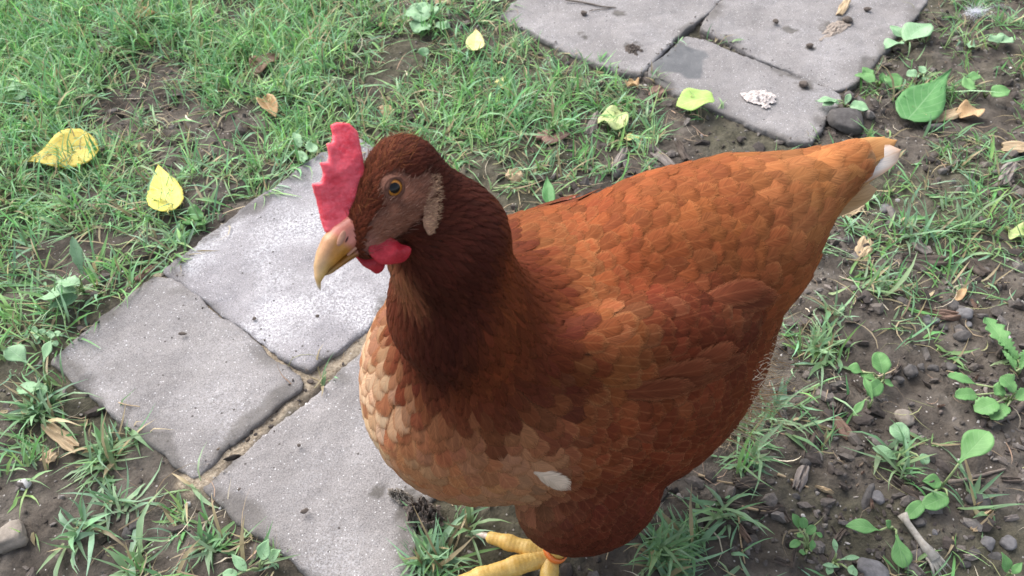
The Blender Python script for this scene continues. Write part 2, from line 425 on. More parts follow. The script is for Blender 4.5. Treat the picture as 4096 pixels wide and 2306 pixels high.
# ------------------------------------------------------------------ the hen
HEN = thing('hen', 'reddish brown hen with red comb and orange leg band standing beside the pavers', 'hen', (.06, .345, 0), math.atan2(-.3676, -.93))
M_FEATHER = feather_material(); M_TAIL = feather_material('tail_vane', .3, .08, False)
M_SKIN = attr_material('hen_skin', .6, .3, 220, .22, .5, 900, sss=.05)
names = [n for n, *_ in PRIMS]
FLOW = np.array([f for *_, f in PRIMS], float); FLOW /= np.linalg.norm(FLOW, axis=1, keepdims=True)
BV, BQ = surface_nets(sdf, (-.24, -.15, .03), (.20, .15, .42), .0032)
BV = BV.astype(np.float32)
for _ in range(2): BV = BV - ((sdf(BV) + .0016)[:, None] * grad(BV)).astype(np.float32)
BN = grad(BV)
def weights(p, k=.010):
    e = fields(p.astype(np.float32)); e = e - e.min(-1, keepdims=True); w = np.exp(-e / k); return w / w.sum(-1, keepdims=True)
def headc(p): return (p - HC) @ HM.T.astype(np.float64)          # forward, up, left of the head
def bare_face(p):
    h = headc(p); a = np.sqrt(((h[:, 0] - .006) / .0235) ** 2 + ((h[:, 1] + .0105) / .0098) ** 2)
    b = np.sqrt((h[:, 0] / .0085) ** 2 + ((h[:, 1] + .001) / .0075) ** 2)
    return 1 - sstep(np.minimum(a, b), .82, 1.08)
# --- body skin, one continuous surface
hc = headc(BV); bf = bare_face(BV)
sk = np.tile(np.array([.055, .022, .013]), (len(BV), 1))
W0 = weights(BV)
for n, c in (('breast', (.30, .16, .07)), ('torso', (.13, .045, .018)), ('side', (.12, .04, .017)), ('saddle', (.26, .10, .03)), ('tail', (.34, .16, .06)), ('fluff', (.30, .17, .08)), ('thigh', (.12, .036, .016)), ('skull', (.07, .024, .013))):
    sk += W0[:, names.index(n)][:, None] * (np.array(c) - sk)
n1 = vnoise(BV, 420, 3)[:, None]
ring = np.sin(np.sqrt(hc[:, 0] ** 2 + (hc[:, 1]) ** 2) * 4200 + 2.2 * vnoise(BV, 260, 5))[:, None]
face = np.array([.215, .083, .048]) * (1 + .34 * ring * np.exp(-((np.hypot(hc[:, 0], hc[:, 1])[:, None] - .0085) / .005) ** 2) + .2 * n1)
pink = sstep(hc[:, 0], .017, .030)[:, None]
face = face * (1 - pink) + np.array([.46, .19, .145]) * pink
sk = sk * (1 - bf[:, None]) + face * bf[:, None]
mesh('body', BV, BQ, M_SKIN, HEN, attrs={'col': sk})

# --- feathers: imbricated blades that follow the body and lie along its flow
def flow(p):
    w = weights(p, .014); d = w @ FLOW
    h = headc(p)                                                    # round the head they run back from the eye
    return d
def tangent(d, n): d = d - n * (d * n).sum(-1, keepdims=True); return d / np.maximum(np.linalg.norm(d, axis=-1, keepdims=True), 1e-9)
def scatter(n_cand, radius):
    """points on the body, none closer than the radius wanted there"""
    a, b, c, d = (BV[BQ[:, i]] for i in range(4))
    area = np.linalg.norm(np.cross(c - a, d - b), axis=1) * .5
    rq = radius((a + b + c + d) / 4); pr = area / rq ** 2; pr[~np.isfinite(pr)] = 0; pr /= pr.sum()
    i = rng.choice(len(BQ), n_cand, p=pr); s, t = rng.rand(2, n_cand, 1)
    P = (a[i] * (1 - s) + b[i] * s) * (1 - t) + (d[i] * (1 - s) + c[i] * s) * t
    P = P.astype(np.float32); P = P - sdf(P)[:, None] * grad(P)
    R = radius(P); keep = []; cell = .004; g = {}
    for k in range(n_cand):
        x, y, z = P[k]; r = R[k]
        if not np.isfinite(r): continue
        m = int(math.ceil(r / cell)); ix, iy, iz = int(x // cell), int(y // cell), int(z // cell); ok = True
        for u in range(ix - m, ix + m + 1):
            for v in range(iy - m, iy + m + 1):
                for w in range(iz - m, iz + m + 1):
                    for (px, py, pz) in g.get((u, v, w), ()):
                        if (px - x) ** 2 + (py - y) ** 2 + (pz - z) ** 2 < r * r: ok = False; break
                    if not ok: break
                if not ok: break
            if not ok: break
        if ok: g.setdefault((ix, iy, iz), []).append((x, y, z)); keep.append(k)
    return P[keep].astype(np.float32)
SP = dict(breast=.0078, torso=.0074, side=.0070, side2=.0085, wing=.0074, wing2=.0085, saddle=.0080, tail=.0098, fluff=.0080, thigh=.0056, thigh2=.0075,
          neckbase=.0046, neck=.0031, nape=.0021, skull=.00125, face=.00125, brow=.00125)
SPV = np.array([SP[n] for n in names])
def spacing(p):
    r = weights(p, .006) @ SPV
    h = headc(p); hd = np.maximum(weights(p)[:, names.index('skull')], weights(p)[:, names.index('face')])
    return np.where(bare_face(p) > .5, np.inf, r)
FP = scatter(125000, spacing)
FN = grad(FP); FW_ = weights(FP, .008)
FD = tangent(flow(FP) + .10 * rng.randn(len(FP), 3), FN)
fr = FW_ @ SPV
nF = len(FP)
# colours of the plumage
def C(*a): return np.array(a, float)
nz = fbm(FP, 26, 2, 40)[:, None]; jit = rng.randn(nF, 1)
BASE = dict(breast=C(.42, .21, .098), torso=C(.245, .064, .021), side=C(.150, .037, .016), side2=C(.16, .045, .02), wing=C(.160, .038, .015), wing2=C(.26, .08, .03), saddle=C(.27, .090, .031),
            tail=C(.36, .152, .058), fluff=C(.26, .105, .044), thigh=C(.135, .035, .018), thigh2=C(.14, .037, .019), neckbase=C(.085, .022, .011), neck=C(.080, .022, .012), nape=C(.120, .034, .016),
            skull=C(.115, .037, .020), face=C(.085, .030, .022), brow=C(.085, .028, .020))
EDGE = dict(breast=C(.60, .37, .20), torso=C(.36, .135, .055), side=C(.37, .145, .072), side2=C(.3, .11, .05), wing=C(.30, .100, .045), wing2=C(.38, .15, .065), saddle=C(.42, .175, .068),
            tail=C(.50, .255, .11), fluff=C(.46, .27, .15), thigh=C(.26, .085, .048), thigh2=C(.22, .07, .04), neckbase=C(.13, .037, .020), neck=C(.125, .038, .02), nape=C(.20, .062, .026),
            skull=C(.20, .074, .038), face=C(.16, .08, .06), brow=C(.16, .062, .042))
BC = FW_ @ np.stack([BASE[n] for n in names]); EC = FW_ @ np.stack([EDGE[n] for n in names])
wn_ = lambda n: FW_[:, names.index(n)][:, None]
def blend(m, c, e=None):
    global BC, EC
    BC = BC * (1 - m) + np.asarray(c) * m
    if e is not None: EC = EC * (1 - m) + np.asarray(e) * m
x, y, z = FP[:, 0:1], FP[:, 1:2], FP[:, 2:3]
# breast: cream scales rimmed with chestnut, whole chestnut ones among them, redder towards the flank and the keel
front = np.clip(wn_('breast') + wn_('side') * .5 + .5 * wn_('neckbase') + .3 * wn_('neck'), 0, 1)
cz = z - .012 * sstep(x - .6 * y, .10, .145) + .007 * nz + .0085 * jit * (z > .205)
cape = sstep(cz, .214, .246) * sstep(x + .008 * nz + .006 * jit, .034, .062) * sstep(z, .2, .22)
pat = sstep(nz + .5 * jit, .05, .75)
br = front * (1 - sstep(cz, .205, .235)) * sstep(x, .055, .10)
blend(br * .95, C(.76, .53, .33), C(.33, .125, .052))
blend(br * pat * .9, C(.255, .082, .034), C(.50, .27, .13))
blend(br * sstep(y, .015, .062) * .80, C(.33, .130, .054), C(.50, .25, .12))
blend(br * (1 - sstep(z, .125, .165)) * .5, C(.33, .135, .06), C(.24, .09, .04))
# between breast and cape: chestnut
tr_ = front * sstep(cz, .186, .216) * (1 - sstep(cz, .236, .256)) * sstep(x, .07, .10)
blend(tr_ * .85, C(.19, .056, .024), C(.33, .135, .06))
# the neck's dark cape, some shade painted into its brown, warmer along its front and back edge
blend(cape * .92, C(.052, .0135, .0088), C(.098, .027, .016))
frt = sstep(x - .55 * y, .098, .128)
blend(cape * frt * .8, C(.125, .033, .016), C(.23, .080, .040))
blend(cape * (1 - sstep(x + .006 * nz + .006 * jit, .040, .074)) * .9, C(.185, .046, .015), C(.32, .095, .030))
hF = headc(FP)
thr = sstep(x + .25 * (.33 - z), .128, .137) * sstep(z + .008 * nz, .304, .326) * (1 - sstep(z, .336, .346))
blend(thr * .75, C(.28, .115, .058), C(.44, .22, .12))
# shoulders and mantle glow orange beside the neck
man = np.clip(wn_('torso') + wn_('wing') + wn_('neckbase') * .6, 0, 1) * sstep(x, .0, .045) * (1 - cape) * sstep(z, .215, .245)
blend(man * .8, C(.35, .14, .046), C(.55, .30, .13))
blend(wn_('wing') * (1 - sstep(x, -.035, .03)) * .6, C(.155, .042, .018), C(.27, .09, .045))
flk = np.clip(wn_('side') + wn_('wing'), 0, 1)
blend(flk * sstep(fbm(FP, 60, 2, 44)[:, None] + .5 * rng.randn(nF, 1), .35, .9) * .6, C(.30, .115, .048), C(.55, .30, .16))
blend(flk * sstep(fbm(FP, 38, 2, 45)[:, None], .1, .6) * .5, C(.115, .031, .016), C(.24, .085, .045))
crown = np.clip(wn_('skull') + wn_('nape') * .6, 0, 1) * sstep(hF[:, 1:2], .003, .012) 
blend(crown * .6, C(.125, .040, .020), C(.22, .082, .038))
dor = np.clip(wn_('nape') + wn_('skull') * .5 + wn_('neck') + .4 * wn_('neckbase'), 0, 1) * (1 - sstep(x + .35 * (z - .33) + .004 * nz, .080, .108))
blend(dor * .85, C(.19, .050, .017), C(.32, .10, .034))
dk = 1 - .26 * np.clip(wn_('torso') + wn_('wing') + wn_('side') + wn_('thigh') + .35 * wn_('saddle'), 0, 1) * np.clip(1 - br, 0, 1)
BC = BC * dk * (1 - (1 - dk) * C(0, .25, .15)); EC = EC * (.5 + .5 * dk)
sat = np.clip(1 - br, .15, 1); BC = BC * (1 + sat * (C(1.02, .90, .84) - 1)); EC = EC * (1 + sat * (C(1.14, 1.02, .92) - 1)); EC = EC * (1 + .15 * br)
BC = BC * np.exp(.13 * jit + .20 * nz) * np.exp(.03 * rng.randn(nF, 3)); EC = EC * np.exp(.08 * jit + .10 * nz)
ES = np.clip(.48 + .40 * br[:, 0] + .22 * wn_('side')[:, 0] + .22 * rng.randn(nF), .05, .95)
# sizes
LEN = fr * np.clip(2.9 + .2 * rng.randn(nF), 2.3, 3.6); WID = fr * 1.06 * np.exp(.08 * rng.randn(nF))
neckish = np.clip(FW_[:, names.index('neck')] + FW_[:, names.index('nape')] + .55 * FW_[:, names.index('neckbase')] + FW_[:, names.index('skull')] + FW_[:, names.index('brow')], 0, 1)
LEN *= 1 + 1.5 * neckish; WID *= 1 - .28 * neckish
skul = FW_[:, names.index('brow')] + FW_[:, names.index('skull')] + FW_[:, names.index('face')]; LEN *= 1 - .35 * skul
tl = FW_[:, names.index('tail')]; LEN *= 1 + .45 * tl; WID *= 1 + .1 * tl
LIFT = fr * .058 * (1 + .4 * FW_[:, 0]) * (1 - .45 * neckish) * np.exp(.25 * rng.randn(nF)); DOME = fr * .085
def blades(P, N, D, L, Wd, lift, dome, lance, nt=6, nu=5, conform=True, curl=0.):
    """vertices, faces and uv of one blade for each point; lance 0 round tipped .. 1 pointed"""
    n = len(P); B = np.cross(N, D)
    t = np.linspace(0, 1, nt) ** .85; u = np.linspace(-1, 1, nu)
    T, U = np.meshgrid(t, u, indexing='ij'); T = T.ravel()[None, :, None]; U = U.ravel()[None, :, None]
    tip = np.clip(1 - np.abs((T - .58) / .42) ** 2.6, 0, 1) ** .55; wr = np.where(T < .58, .45 + .55 * np.sin(T / .58 * math.pi / 2), tip)
    wl = np.clip(np.sin(np.clip(T, 0, 1) ** .75 * math.pi) * .9 + .12 * (1 - T), .0, 1)
    la = np.asarray(lance).reshape(-1, 1, 1); w = wr * (1 - la) + wl * la
    ang = rng.randn(n, 1, 1) * .05
    LL = L.reshape(-1, 1, 1); WW = Wd.reshape(-1, 1, 1)
    V_ = P[:, None] + D[:, None] * ((T - .30) * LL) + B[:, None] * (U * w * WW + ang * T * LL) 
    off = -.0009 + .0009 * T + lift.reshape(-1, 1, 1) * T ** 1.4 * 1.6 + dome.reshape(-1, 1, 1) * (1 - U ** 2)
    off = off[..., 0]
    if conform:
        F_ = V_.reshape(-1, 3).astype(np.float32); g = grad(F_); e = np.clip(sdf(F_) - off.ravel(), -.006, .006)[:, None]
        F_ = F_ - g * e; e = np.clip(sdf(F_.astype(np.float32)) - off.ravel(), -.003, .003)[:, None]; F_ = F_ - g * e
    else:
        F_ = (V_ + N[:, None] * (off[..., None] - curl * (T ** 2) * LL)).reshape(-1, 3)
    k = np.arange(nt * nu).reshape(nt, nu)
    q = np.stack([k[:-1, :-1], k[1:, :-1], k[1:, 1:], k[:-1, 1:]], -1).reshape(-1, 4)
    q = (q[None] + (np.arange(n) * nt * nu)[:, None, None]).reshape(-1, 4)
    uv = np.tile(np.concatenate([U[0], T[0]], 1), (n, 1))
    return F_, q, uv, nt * nu
def plume(name, sel, mat=None):
    i = np.where(sel)[0]
    if not len(i): return
    v, q, uv, m = blades(FP[i], FN[i], FD[i], LEN[i], WID[i], LIFT[i], DOME[i], neckish[i] * .85)
    col = np.repeat(np.concatenate([BC[i], rng.rand(len(i), 1)], 1), m, 0); ed = np.repeat(np.concatenate([EC[i], ES[i][:, None]], 1), m, 0)
    return mesh(name, v, q, mat or M_FEATHER, HEN, attrs={'col': col, 'edge': ed}, uv=uv)
reg = np.where(FP[:, 0] < -.158, -1, FW_.argmax(1)); isr = lambda *ns: np.isin(reg, [names.index(n) for n in ns])
plume('head_plumage', isr('skull', 'face', 'brow'))
plume('neck_plumage', isr('nape', 'neck', 'neckbase'))
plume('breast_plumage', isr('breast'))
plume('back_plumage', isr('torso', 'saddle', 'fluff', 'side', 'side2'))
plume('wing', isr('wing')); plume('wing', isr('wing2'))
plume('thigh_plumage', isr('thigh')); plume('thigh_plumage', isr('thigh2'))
plume('tail_coverts', isr('tail'))
# single odd feathers
def odd(name, p, L, w, col, edge, d=None, lift=.0022):
    p = np.array([p], np.float32)
    for _ in range(3): p = p - (sdf(p)[:, None] * grad(p)).astype(np.float32)
    n = grad(p); dd = tangent(flow(p) if d is None else np.array([d], float), n)
    v, q, uv, m = blades(p, n, dd, np.array([L]), np.array([w]), np.array([lift]), np.array([.0012]), np.array([0.]), 8, 7)
    a = np.tile(np.array([*col, .37]), (m, 1)); e = np.tile(np.array([*edge, .6]), (m, 1))
    return mesh(name, v, q, M_FEATHER, HEN, attrs={'col': a, 'edge': e}, uv=uv)
odd('white_feather', (.0751, .089, .191), .0235, .0072, (.60, .47, .36), (.66, .54, .43), d=(-.8, .1, -.45), lift=.0030)
for k, (px_, pz_, L_, c_) in enumerate([(.016, .2330, .046, .9), (.004, .2310, .048, .8), (-.008, .2330, .050, 1.), (-.020, .2300, .050, .82), (-.032, .2330, .050, .95), (-.044, .2340, .048, .85), (.000, .2400, .040, 1.1), (-.016, .2400, .040, 1.15)]):
    for sg in (1, -1):
        odd('flight_feather', (px_, sg * (.072 - .02 * (px_ < -.03)), pz_ - .006 * (sg < 0)), L_, .0088, C(.155, .040, .017) * c_, C(.32, .115, .052), d=(-1, -.10 * sg, -.12), lift=.0034)
# --- tail feathers, stacked like a tent
def rod_blade(name, a, b, up, w, col, edge, droop=.004):
    a = np.array(a, float); b = np.array(b, float); D = b - a; L = np.linalg.norm(D); D /= L; N = np.array(up, float); N -= D * (N @ D); N /= np.linalg.norm(N)
    P = a + D * L * .30
    v, q, uv, m = blades(P[None], N[None], D[None], np.array([L]), np.array([w]), np.array([0.]), np.array([w * .12]), np.array([0.]), 12, 7, False, droop / L)
    cc = np.tile(np.array([*col, rng.rand()]), (m, 1)); e = np.tile(np.array([*edge, .7]), (m, 1))
    return mesh(name, v, q, M_TAIL, HEN, attrs={'col': cc, 'edge': e}, uv=uv)
TAN, TANE, CRM = (.40, .175, .062), (.50, .27, .11), (.80, .74, .68)
for a, b, up, w, c, e, dr in (
    ((-.115, -.034, .262), (-.2010, -.030, .2780), (-.3, -.8, .6), .0100, TAN, TANE, .004),
    ((-.112, -.026, .264), (-.2010, -.021, .2830), (-.3, -.2, 1), .0100, TAN, TANE, .003),
    ((-.115, -.014, .263), (-.2030, -.0120, .2858), (.05, .45, .9), .0085, (.38, .17, .062), TANE, .004),
    ((-.145, -.0140, .2560), (-.2030, -.0085, .2795), (.67, .58, .64), .0098, CRM, (.44, .22, .09), -.002),
    ((-.130, -.0080, .2520), (-.1950, -.0050, .2725), (.50, .80, .45), .0100, (.52, .34, .18), (.42, .22, .09), .001),
    ((-.125, -.0030, .2440), (-.1870, -.0015, .2620), (.40, .9, .30), .0100, (.44, .26, .125), (.56, .38, .22), .001),
    ((-.125, -.0060, .2360), (-.1800, -.0060, .2520), (.20, .95, .0), .0095, (.50, .34, .20), (.6, .44, .28), .001),
    ((-.125, -.0200, .2360), (-.1830, -.0200, .2540), (.20, -.95, .0), .0095, (.50, .34, .20), (.6, .44, .28), .001),
    ((-.125, -.0300, .2450), (-.1900, -.0300, .2640), (.20, -.95, .2), .0095, TAN, TANE, .001)):
    rod_blade('tail_feather', a, b, up, w, c, e, dr)
# --- fine barbs that soften the outline: short hairs of down
def strands(name, P, D, N, L, w, col, parent=HEN, mat=M_SKIN, bend=.25):
    n = len(P); sd = np.cross(N, D); sd += .6 * rng.randn(n, 3) * .5; sd -= D * (sd * D).sum(1, keepdims=True); sd /= np.maximum(np.linalg.norm(sd, axis=1, keepdims=True), 1e-9)
    pts = []; L = np.asarray(L).reshape(-1, 1)
    cu = rng.randn(n, 3) * bend
    for t, ww in ((0, 1), (.5, .7), (1, .08)):
        c = P + D * L * t + cu * L * t * t
        pts += [c - sd * w * ww, c + sd * w * ww]
    v = np.stack(pts, 1).reshape(-1, 3); k = np.arange(n)[:, None] * 6
    q = np.concatenate([k + np.array([0, 1, 3, 2]), k + np.array([2, 3, 5, 4])])
    return mesh(name, v, q, mat, parent, attrs={'col': np.repeat(col, 6, 0)})
M_DOWN = attr_material('hen_down', .8, .15, transl=.35)
hp = scatter(9000, lambda p: np.where((bare_face(p) > .25) & (np.abs(headc(p)[:, 1]) + np.abs(headc(p)[:, 0]) > .006), .00095, np.inf))
hn = grad(hp); hcp = headc(hp)
rad = hcp[:, 0:1] * HF + hcp[:, 1:2] * HU
hd = tangent(-HF[None] * 1. + .25 * rad / .012 + .15 * rng.randn(len(hp), 3), hn) + hn * .18
hcol = np.where(rng.rand(len(hp), 1) < .5, np.array([[.30, .17, .125]]), np.array([[.10, .038, .026]])) * np.exp(.3 * rng.randn(len(hp), 1))
strands('face_bristles', hp, hd, hn, .0022 + .001 * rng.rand(len(hp)), .00011, hcol, mat=M_DOWN)
lp = rng.uniform(-1, 1, (420, 2)); lp = lp[(lp ** 2).sum(1) < 1]; ca, sa = math.cos(math.radians(-36)), math.sin(math.radians(-36))
lx, ly = lp[:, 0] * .0130, lp[:, 1] * .0040
LP = HC + np.stack([-.0060 + lx * ca - ly * sa, -.0180 + lx * sa + ly * ca, .0120 + .0020 * np.sqrt(np.clip(1 - (lp ** 2).sum(1), 0, 1))], 1) @ HM
strands('lobe_bristles', LP, tangent(np.tile((-HF * .8 - HU * .6)[None], (len(LP), 1)) + .3 * rng.randn(len(LP), 3), np.tile(HL[None], (len(LP), 1))) + HL * .08, np.tile(HL[None], (len(LP), 1)), .0012 + .0010 * rng.rand(len(LP)), .00013, np.array([[.50, .32, .20]]) * np.exp(.35 * rng.randn(len(LP), 1)), mat=M_DOWN)
def down(name, cond, r, L, w, cols, out=.5, n=16000):
    p = scatter(n, lambda q: np.where(cond(q), r, np.inf)); nn = grad(p); d = tangent(flow(p) + .3 * rng.randn(len(p), 3), nn) + nn * out
    c = np.array(cols)[rng.randint(len(cols), size=len(p))] * np.exp(.2 * rng.randn(len(p), 1))
    return strands(name, p, d, nn, L * (.6 + .8 * rng.rand(len(p))), w, c, mat=M_DOWN)
down('vent_down', lambda q: (q[:, 0] < -.055) & (q[:, 2] < .165), .0026, .026, .00028, [(.62, .47, .30), (.72, .60, .44), (.45, .26, .12)], .75)
down('crown_bristles', lambda q: (headc(q)[:, 1] > .002) & (headc(q)[:, 0] > -.03) & (q[:, 2] > .35) & (bare_face(q) < .5), .0011, .0042, .00013, [(.12, .04, .018), (.20, .075, .03), (.06, .02, .012)], .30)

down('flank_down', lambda q: (q[:, 0] < -.066) & (q[:, 0] > -.125) & (q[:, 1] > .0) & (q[:, 2] < .200) & (q[:, 2] > .125), .0026, .009, .00026, [(.70, .55, .38), (.80, .68, .52), (.55, .34, .18)], .28, 20000)

# --- comb, wattles, earlobes
def head_mesh(name, f, lo, hi, step, mat, parent=HEN, noise=0., nscale=600, flip=False):
    """a field given in head axes (forward, up, left)"""
    v, q = surface_nets(f, lo, hi, step)
    if noise: v = v + noise * np.stack([vnoise(v, nscale, 60 + i) for i in range(3)], 1)
    if flip: v = v * np.array([1, 1, -1]); q = q[:, ::-1]
    return mesh(name, HC + v @ HM, q, mat, parent)
COMB = np.array([(.0315, .0075), (.0272, .0135), (.0231, .0190), (.0198, .0246), (.0168, .0222), (.0132, .0238), (.0108, .0276), (.0084, .0252), (.0056, .0272), (.0032, .0308), (.0010, .0288), (-.0020, .0304), (-.0045, .0334), (-.0072, .0322), (-.0086, .0304), (-.0104, .0278),
                 (-.0104, .0234), (-.0046, .0165), (.001, .0100), (.010, .003), (.0215, .000), (.0310, .003)])
def comb_f(p):
    d2 = poly_sd(COMB, p[..., :2].astype(np.float64)); h = np.clip((p[..., 1] - .004) / .026, 0, 1)
    r = .0024 - .0010 * h
    bend = .0017 * np.sin(p[..., 0] * 160) * h + .0007 * np.sin(p[..., 0] * 520 + p[..., 1] * 210) * h + .0007 * vnoise(p * np.array([1, 1, 0]), 170, 9)
    a = np.maximum(d2 + r, 0); b = p[..., 2] - bend
    return np.sqrt(a * a + b * b) - r + np.minimum(np.maximum(d2 + r, 0), 0) + .00022 * vnoise(p, 900, 4)
def red_mat(name, c1, c2, transl=.12):
    m, nt, b = new_mat(name, .48, .4); t = NT(nt); o = t.obj()
    c = t.ramp(t.noise(o, 130, 4., .6), [(.3, c1), (.7, c2)])
    c = t.mix(t.ramp(t.noise(o, 620, 4., .7), [(.45, (0, 0, 0)), (.75, (.5, .5, .5))]), c, tuple(min(1, q * 1.35 + .03) for q in c2))
    c = t.mix(t.ramp(t.noise(o, 60, 3., .6), [(.45, (0, 0, 0)), (.75, (.7, .7, .7))]), c, tuple(q * .72 for q in c1)); t.l(c, b.inputs['Base Color'])
    b.inputs['Subsurface Weight'].default_value = .25; b.inputs['Subsurface Radius'].default_value = (.006, .0012, .001); b.inputs['Subsurface Scale'].default_value = .5
    vo = t.n('ShaderNodeTexVoronoi', i_Scale=1100.); t.l(o, vo.inputs['Vector'])
    t.bump(t.math('ADD', t.math('MULTIPLY', vo.outputs['Distance'], .5), t.noise(o, 300, 4.)), b, .3, .0006)
    return m
M_COMB = red_mat('comb_red', (.66, .035, .060), (.86, .14, .175)); M_WAT = red_mat('wattle_red', (.34, .008, .018), (.46, .016, .030))
head_mesh('comb', comb_f, (-.0145, -.004, -.0045), (.032, .0355, .0045), .00055, M_COMB)
def ell_h(c, r): return ell(np.array(c), np.array(r))
def rotated(f, c, ang):
    ca, sa = math.cos(ang), math.sin(ang); c = np.array(c, np.float32)
    def g(p):
        q = p - c; return f(np.stack([q[..., 0] * ca + q[..., 1] * sa, -q[..., 0] * sa + q[..., 1] * ca, q[..., 2]], -1))
    return g
wat = rotated(ell((0, 0, 0), (.0060, .0090, .0014)), (.0202, -.0182, .0062), math.radians(-28))
head_mesh('wattle', wat, (.006, -.032, .002), (.036, -.005, .012), .0006, M_WAT, noise=.0016, nscale=150)
wat2 = rotated(ell((0, 0, 0), (.0062, .0085, .0022)), (.0268, -.0170, -.0060), math.radians(-5))
head_mesh('wattle', wat2, (.015, -.030, -.012), (.038, -.004, -.001), .0006, M_WAT, noise=.0014, nscale=150)
M_LOBE = plain_mat('earlobe_skin', (.25, .125, .08), (.42, .25, .165), 420, .8, .2, .7, 900, sss=.05)
lobe = rotated(ell((0, 0, 0), (.0142, .0040, .0016)), (-.0060, -.0180, .0112), math.radians(-36))
head_mesh('earlobe', lobe, (-.024, -.032, .006), (.010, -.006, .018), .0008, M_LOBE, noise=.0006, nscale=420)
head_mesh('earlobe', lobe, (-.024, -.032, .006), (.010, -.006, .018), .0008, M_LOBE, noise=.0006, nscale=420, flip=True)
# --- beak
def smin(a, b, k):
    h = np.clip(.5 + .5 * (b - a) / k, 0, 1); return b * (1 - h) + a * h - k * h * (1 - h)
def chain(pts, k=.003, sq=.78):
    cs = [cone(a[:3], b[:3], a[3], b[3]) for a, b in zip(pts, pts[1:])]
    def f(p):
        p = p / np.array([1, 1, sq], np.float32); d = cs[0](p)
        for c in cs[1:]: d = smin(d, c(p), k)
        return d * sq
    return f
def bill(outline, ws):
    """a beak half seen from the side as an outline, its half width given along its length"""
    P = np.array(outline); ws = np.array(ws)
    def f(p):
        d2 = poly_sd(P, p[..., :2].astype(np.float64)); w = np.interp(p[..., 0], ws[:, 0], ws[:, 1]); r = w * .95
        a = np.maximum(d2 + r, 0); return np.sqrt(a * a + (p[..., 2] * r / w) ** 2) - r
    return f
UPB = bill([(.017, .002), (.0205, .0050), (.027, .0066), (.034, .0066), (.0405, .0048), (.0455, .0022), (.0492, -.0012), (.0516, -.0048), (.0524, -.0072), (.0508, -.0062), (.0490, -.0046), (.0425, -.0040), (.034, -.0056), (.024, -.0086), (.016, -.0085)],
           [(.016, .0056), (.024, .0053), (.034, .0046), (.0425, .0031), (.048, .0018), (.0525, .0004)])
LOB = bill([(.014, -.0075), (.024, -.0080), (.034, -.0052), (.0425, -.0038), (.0468, -.0042), (.0435, -.0060), (.034, -.0090), (.024, -.0128), (.014, -.0150)], [(.014, .0050), (.024, .0044), (.034, .0036), (.0425, .0022), (.047, .0007)])
m, nt, b = new_mat('beak_horn', .38, .45); t = NT(nt)
cb = attr_node(t, 'col').outputs['Color']
t.l(t.mix(1., cb, t.ramp(t.noise(t.obj(), 260, 4.), [(.3, (.8, .8, .8)), (.7, (1.12, 1.12, 1.12))]), 'MULTIPLY'), b.inputs['Base Color']); M_BEAK = m
t.bump(t.noise(t.obj(), 500, 3.), b, .2, .0006)
def beak(name, f, lo, hi):
    v, q = surface_nets(f, lo, hi, .0006)
    s = v[:, 0:1]; hi_ = sstep(v[:, 1:2] - .0 + (s - .034) * .3, .0005, .004)
    c = np.array([.46, .19, .026]) * (1 - sstep(s, .036, .047)) + np.array([.58, .36, .12]) * sstep(s, .036, .047)
    rim = sstep(s, .0495, .0525); c = c * (1 - rim) + np.array([.62, .52, .40]) * rim
    pk = (1 - sstep(s, .0285, .0325)); c = c * (1 - pk) + np.array([.52, .175, .125]) * pk
    c = c * (1 - .30 * hi_ * (1 - pk)) + np.array([.62, .42, .36]) * .30 * hi_ * (1 - pk)  # pale highlight along the culmen, painted into the colour
    if name == 'lower_beak': c = c * .62
    return mesh(name, HC + v @ HM, q, M_BEAK, HEN, attrs={'col': np.clip(c, 0, 1)})
beak('upper_beak', UPB, (.012, -.013, -.007), (.055, .009, .007))
beak('lower_beak', LOB, (.011, -.018, -.006), (.049, -.001, .006))
# nostril: a fleshy flap over a dark slit, on each side
M_FLESH = plain_mat('nostril_flesh', (.40, .18, .115), (.50, .26, .17), 300, .55, .35, .3, 600)
M_DARK = plain_mat('nostril_dark', (.03, .012, .01), (.05, .02, .018), 300, .8, .2, 0)
for sgn in (1, -1):
    fl = rotated(ell((0, 0, 0), (.0040, .0016, .0008)), (.0296, .0016, .0046), math.radians(-14))
    o = head_mesh('nostril', fl, (.020, -.006, -.002), (.040, .010, .010), .0005, M_FLESH, flip=sgn < 0)
    sl_ = rotated(ell((0, 0, 0), (.0022, .0005, .0006)), (.0284, -.0004, .0046), math.radians(-15))
    head_mesh('nostril_slit', sl_, (.022, -.006, .002), (.038, .006, .008), .0003, M_DARK, parent=o, flip=sgn < 0)
# gape: the pink corner of the mouth
for sgn in (1, -1):
    gp = chain([(.0140, -.0090, .0054, .0010), (.0235, -.0071, .0043, .0010), (.0330, -.0058, .0024, .0007)], .001, 1.)
    head_mesh('mouth_corner', gp, (.010, -.014, .0), (.037, .0, .012), .0005, M_FLESH, flip=sgn < 0)
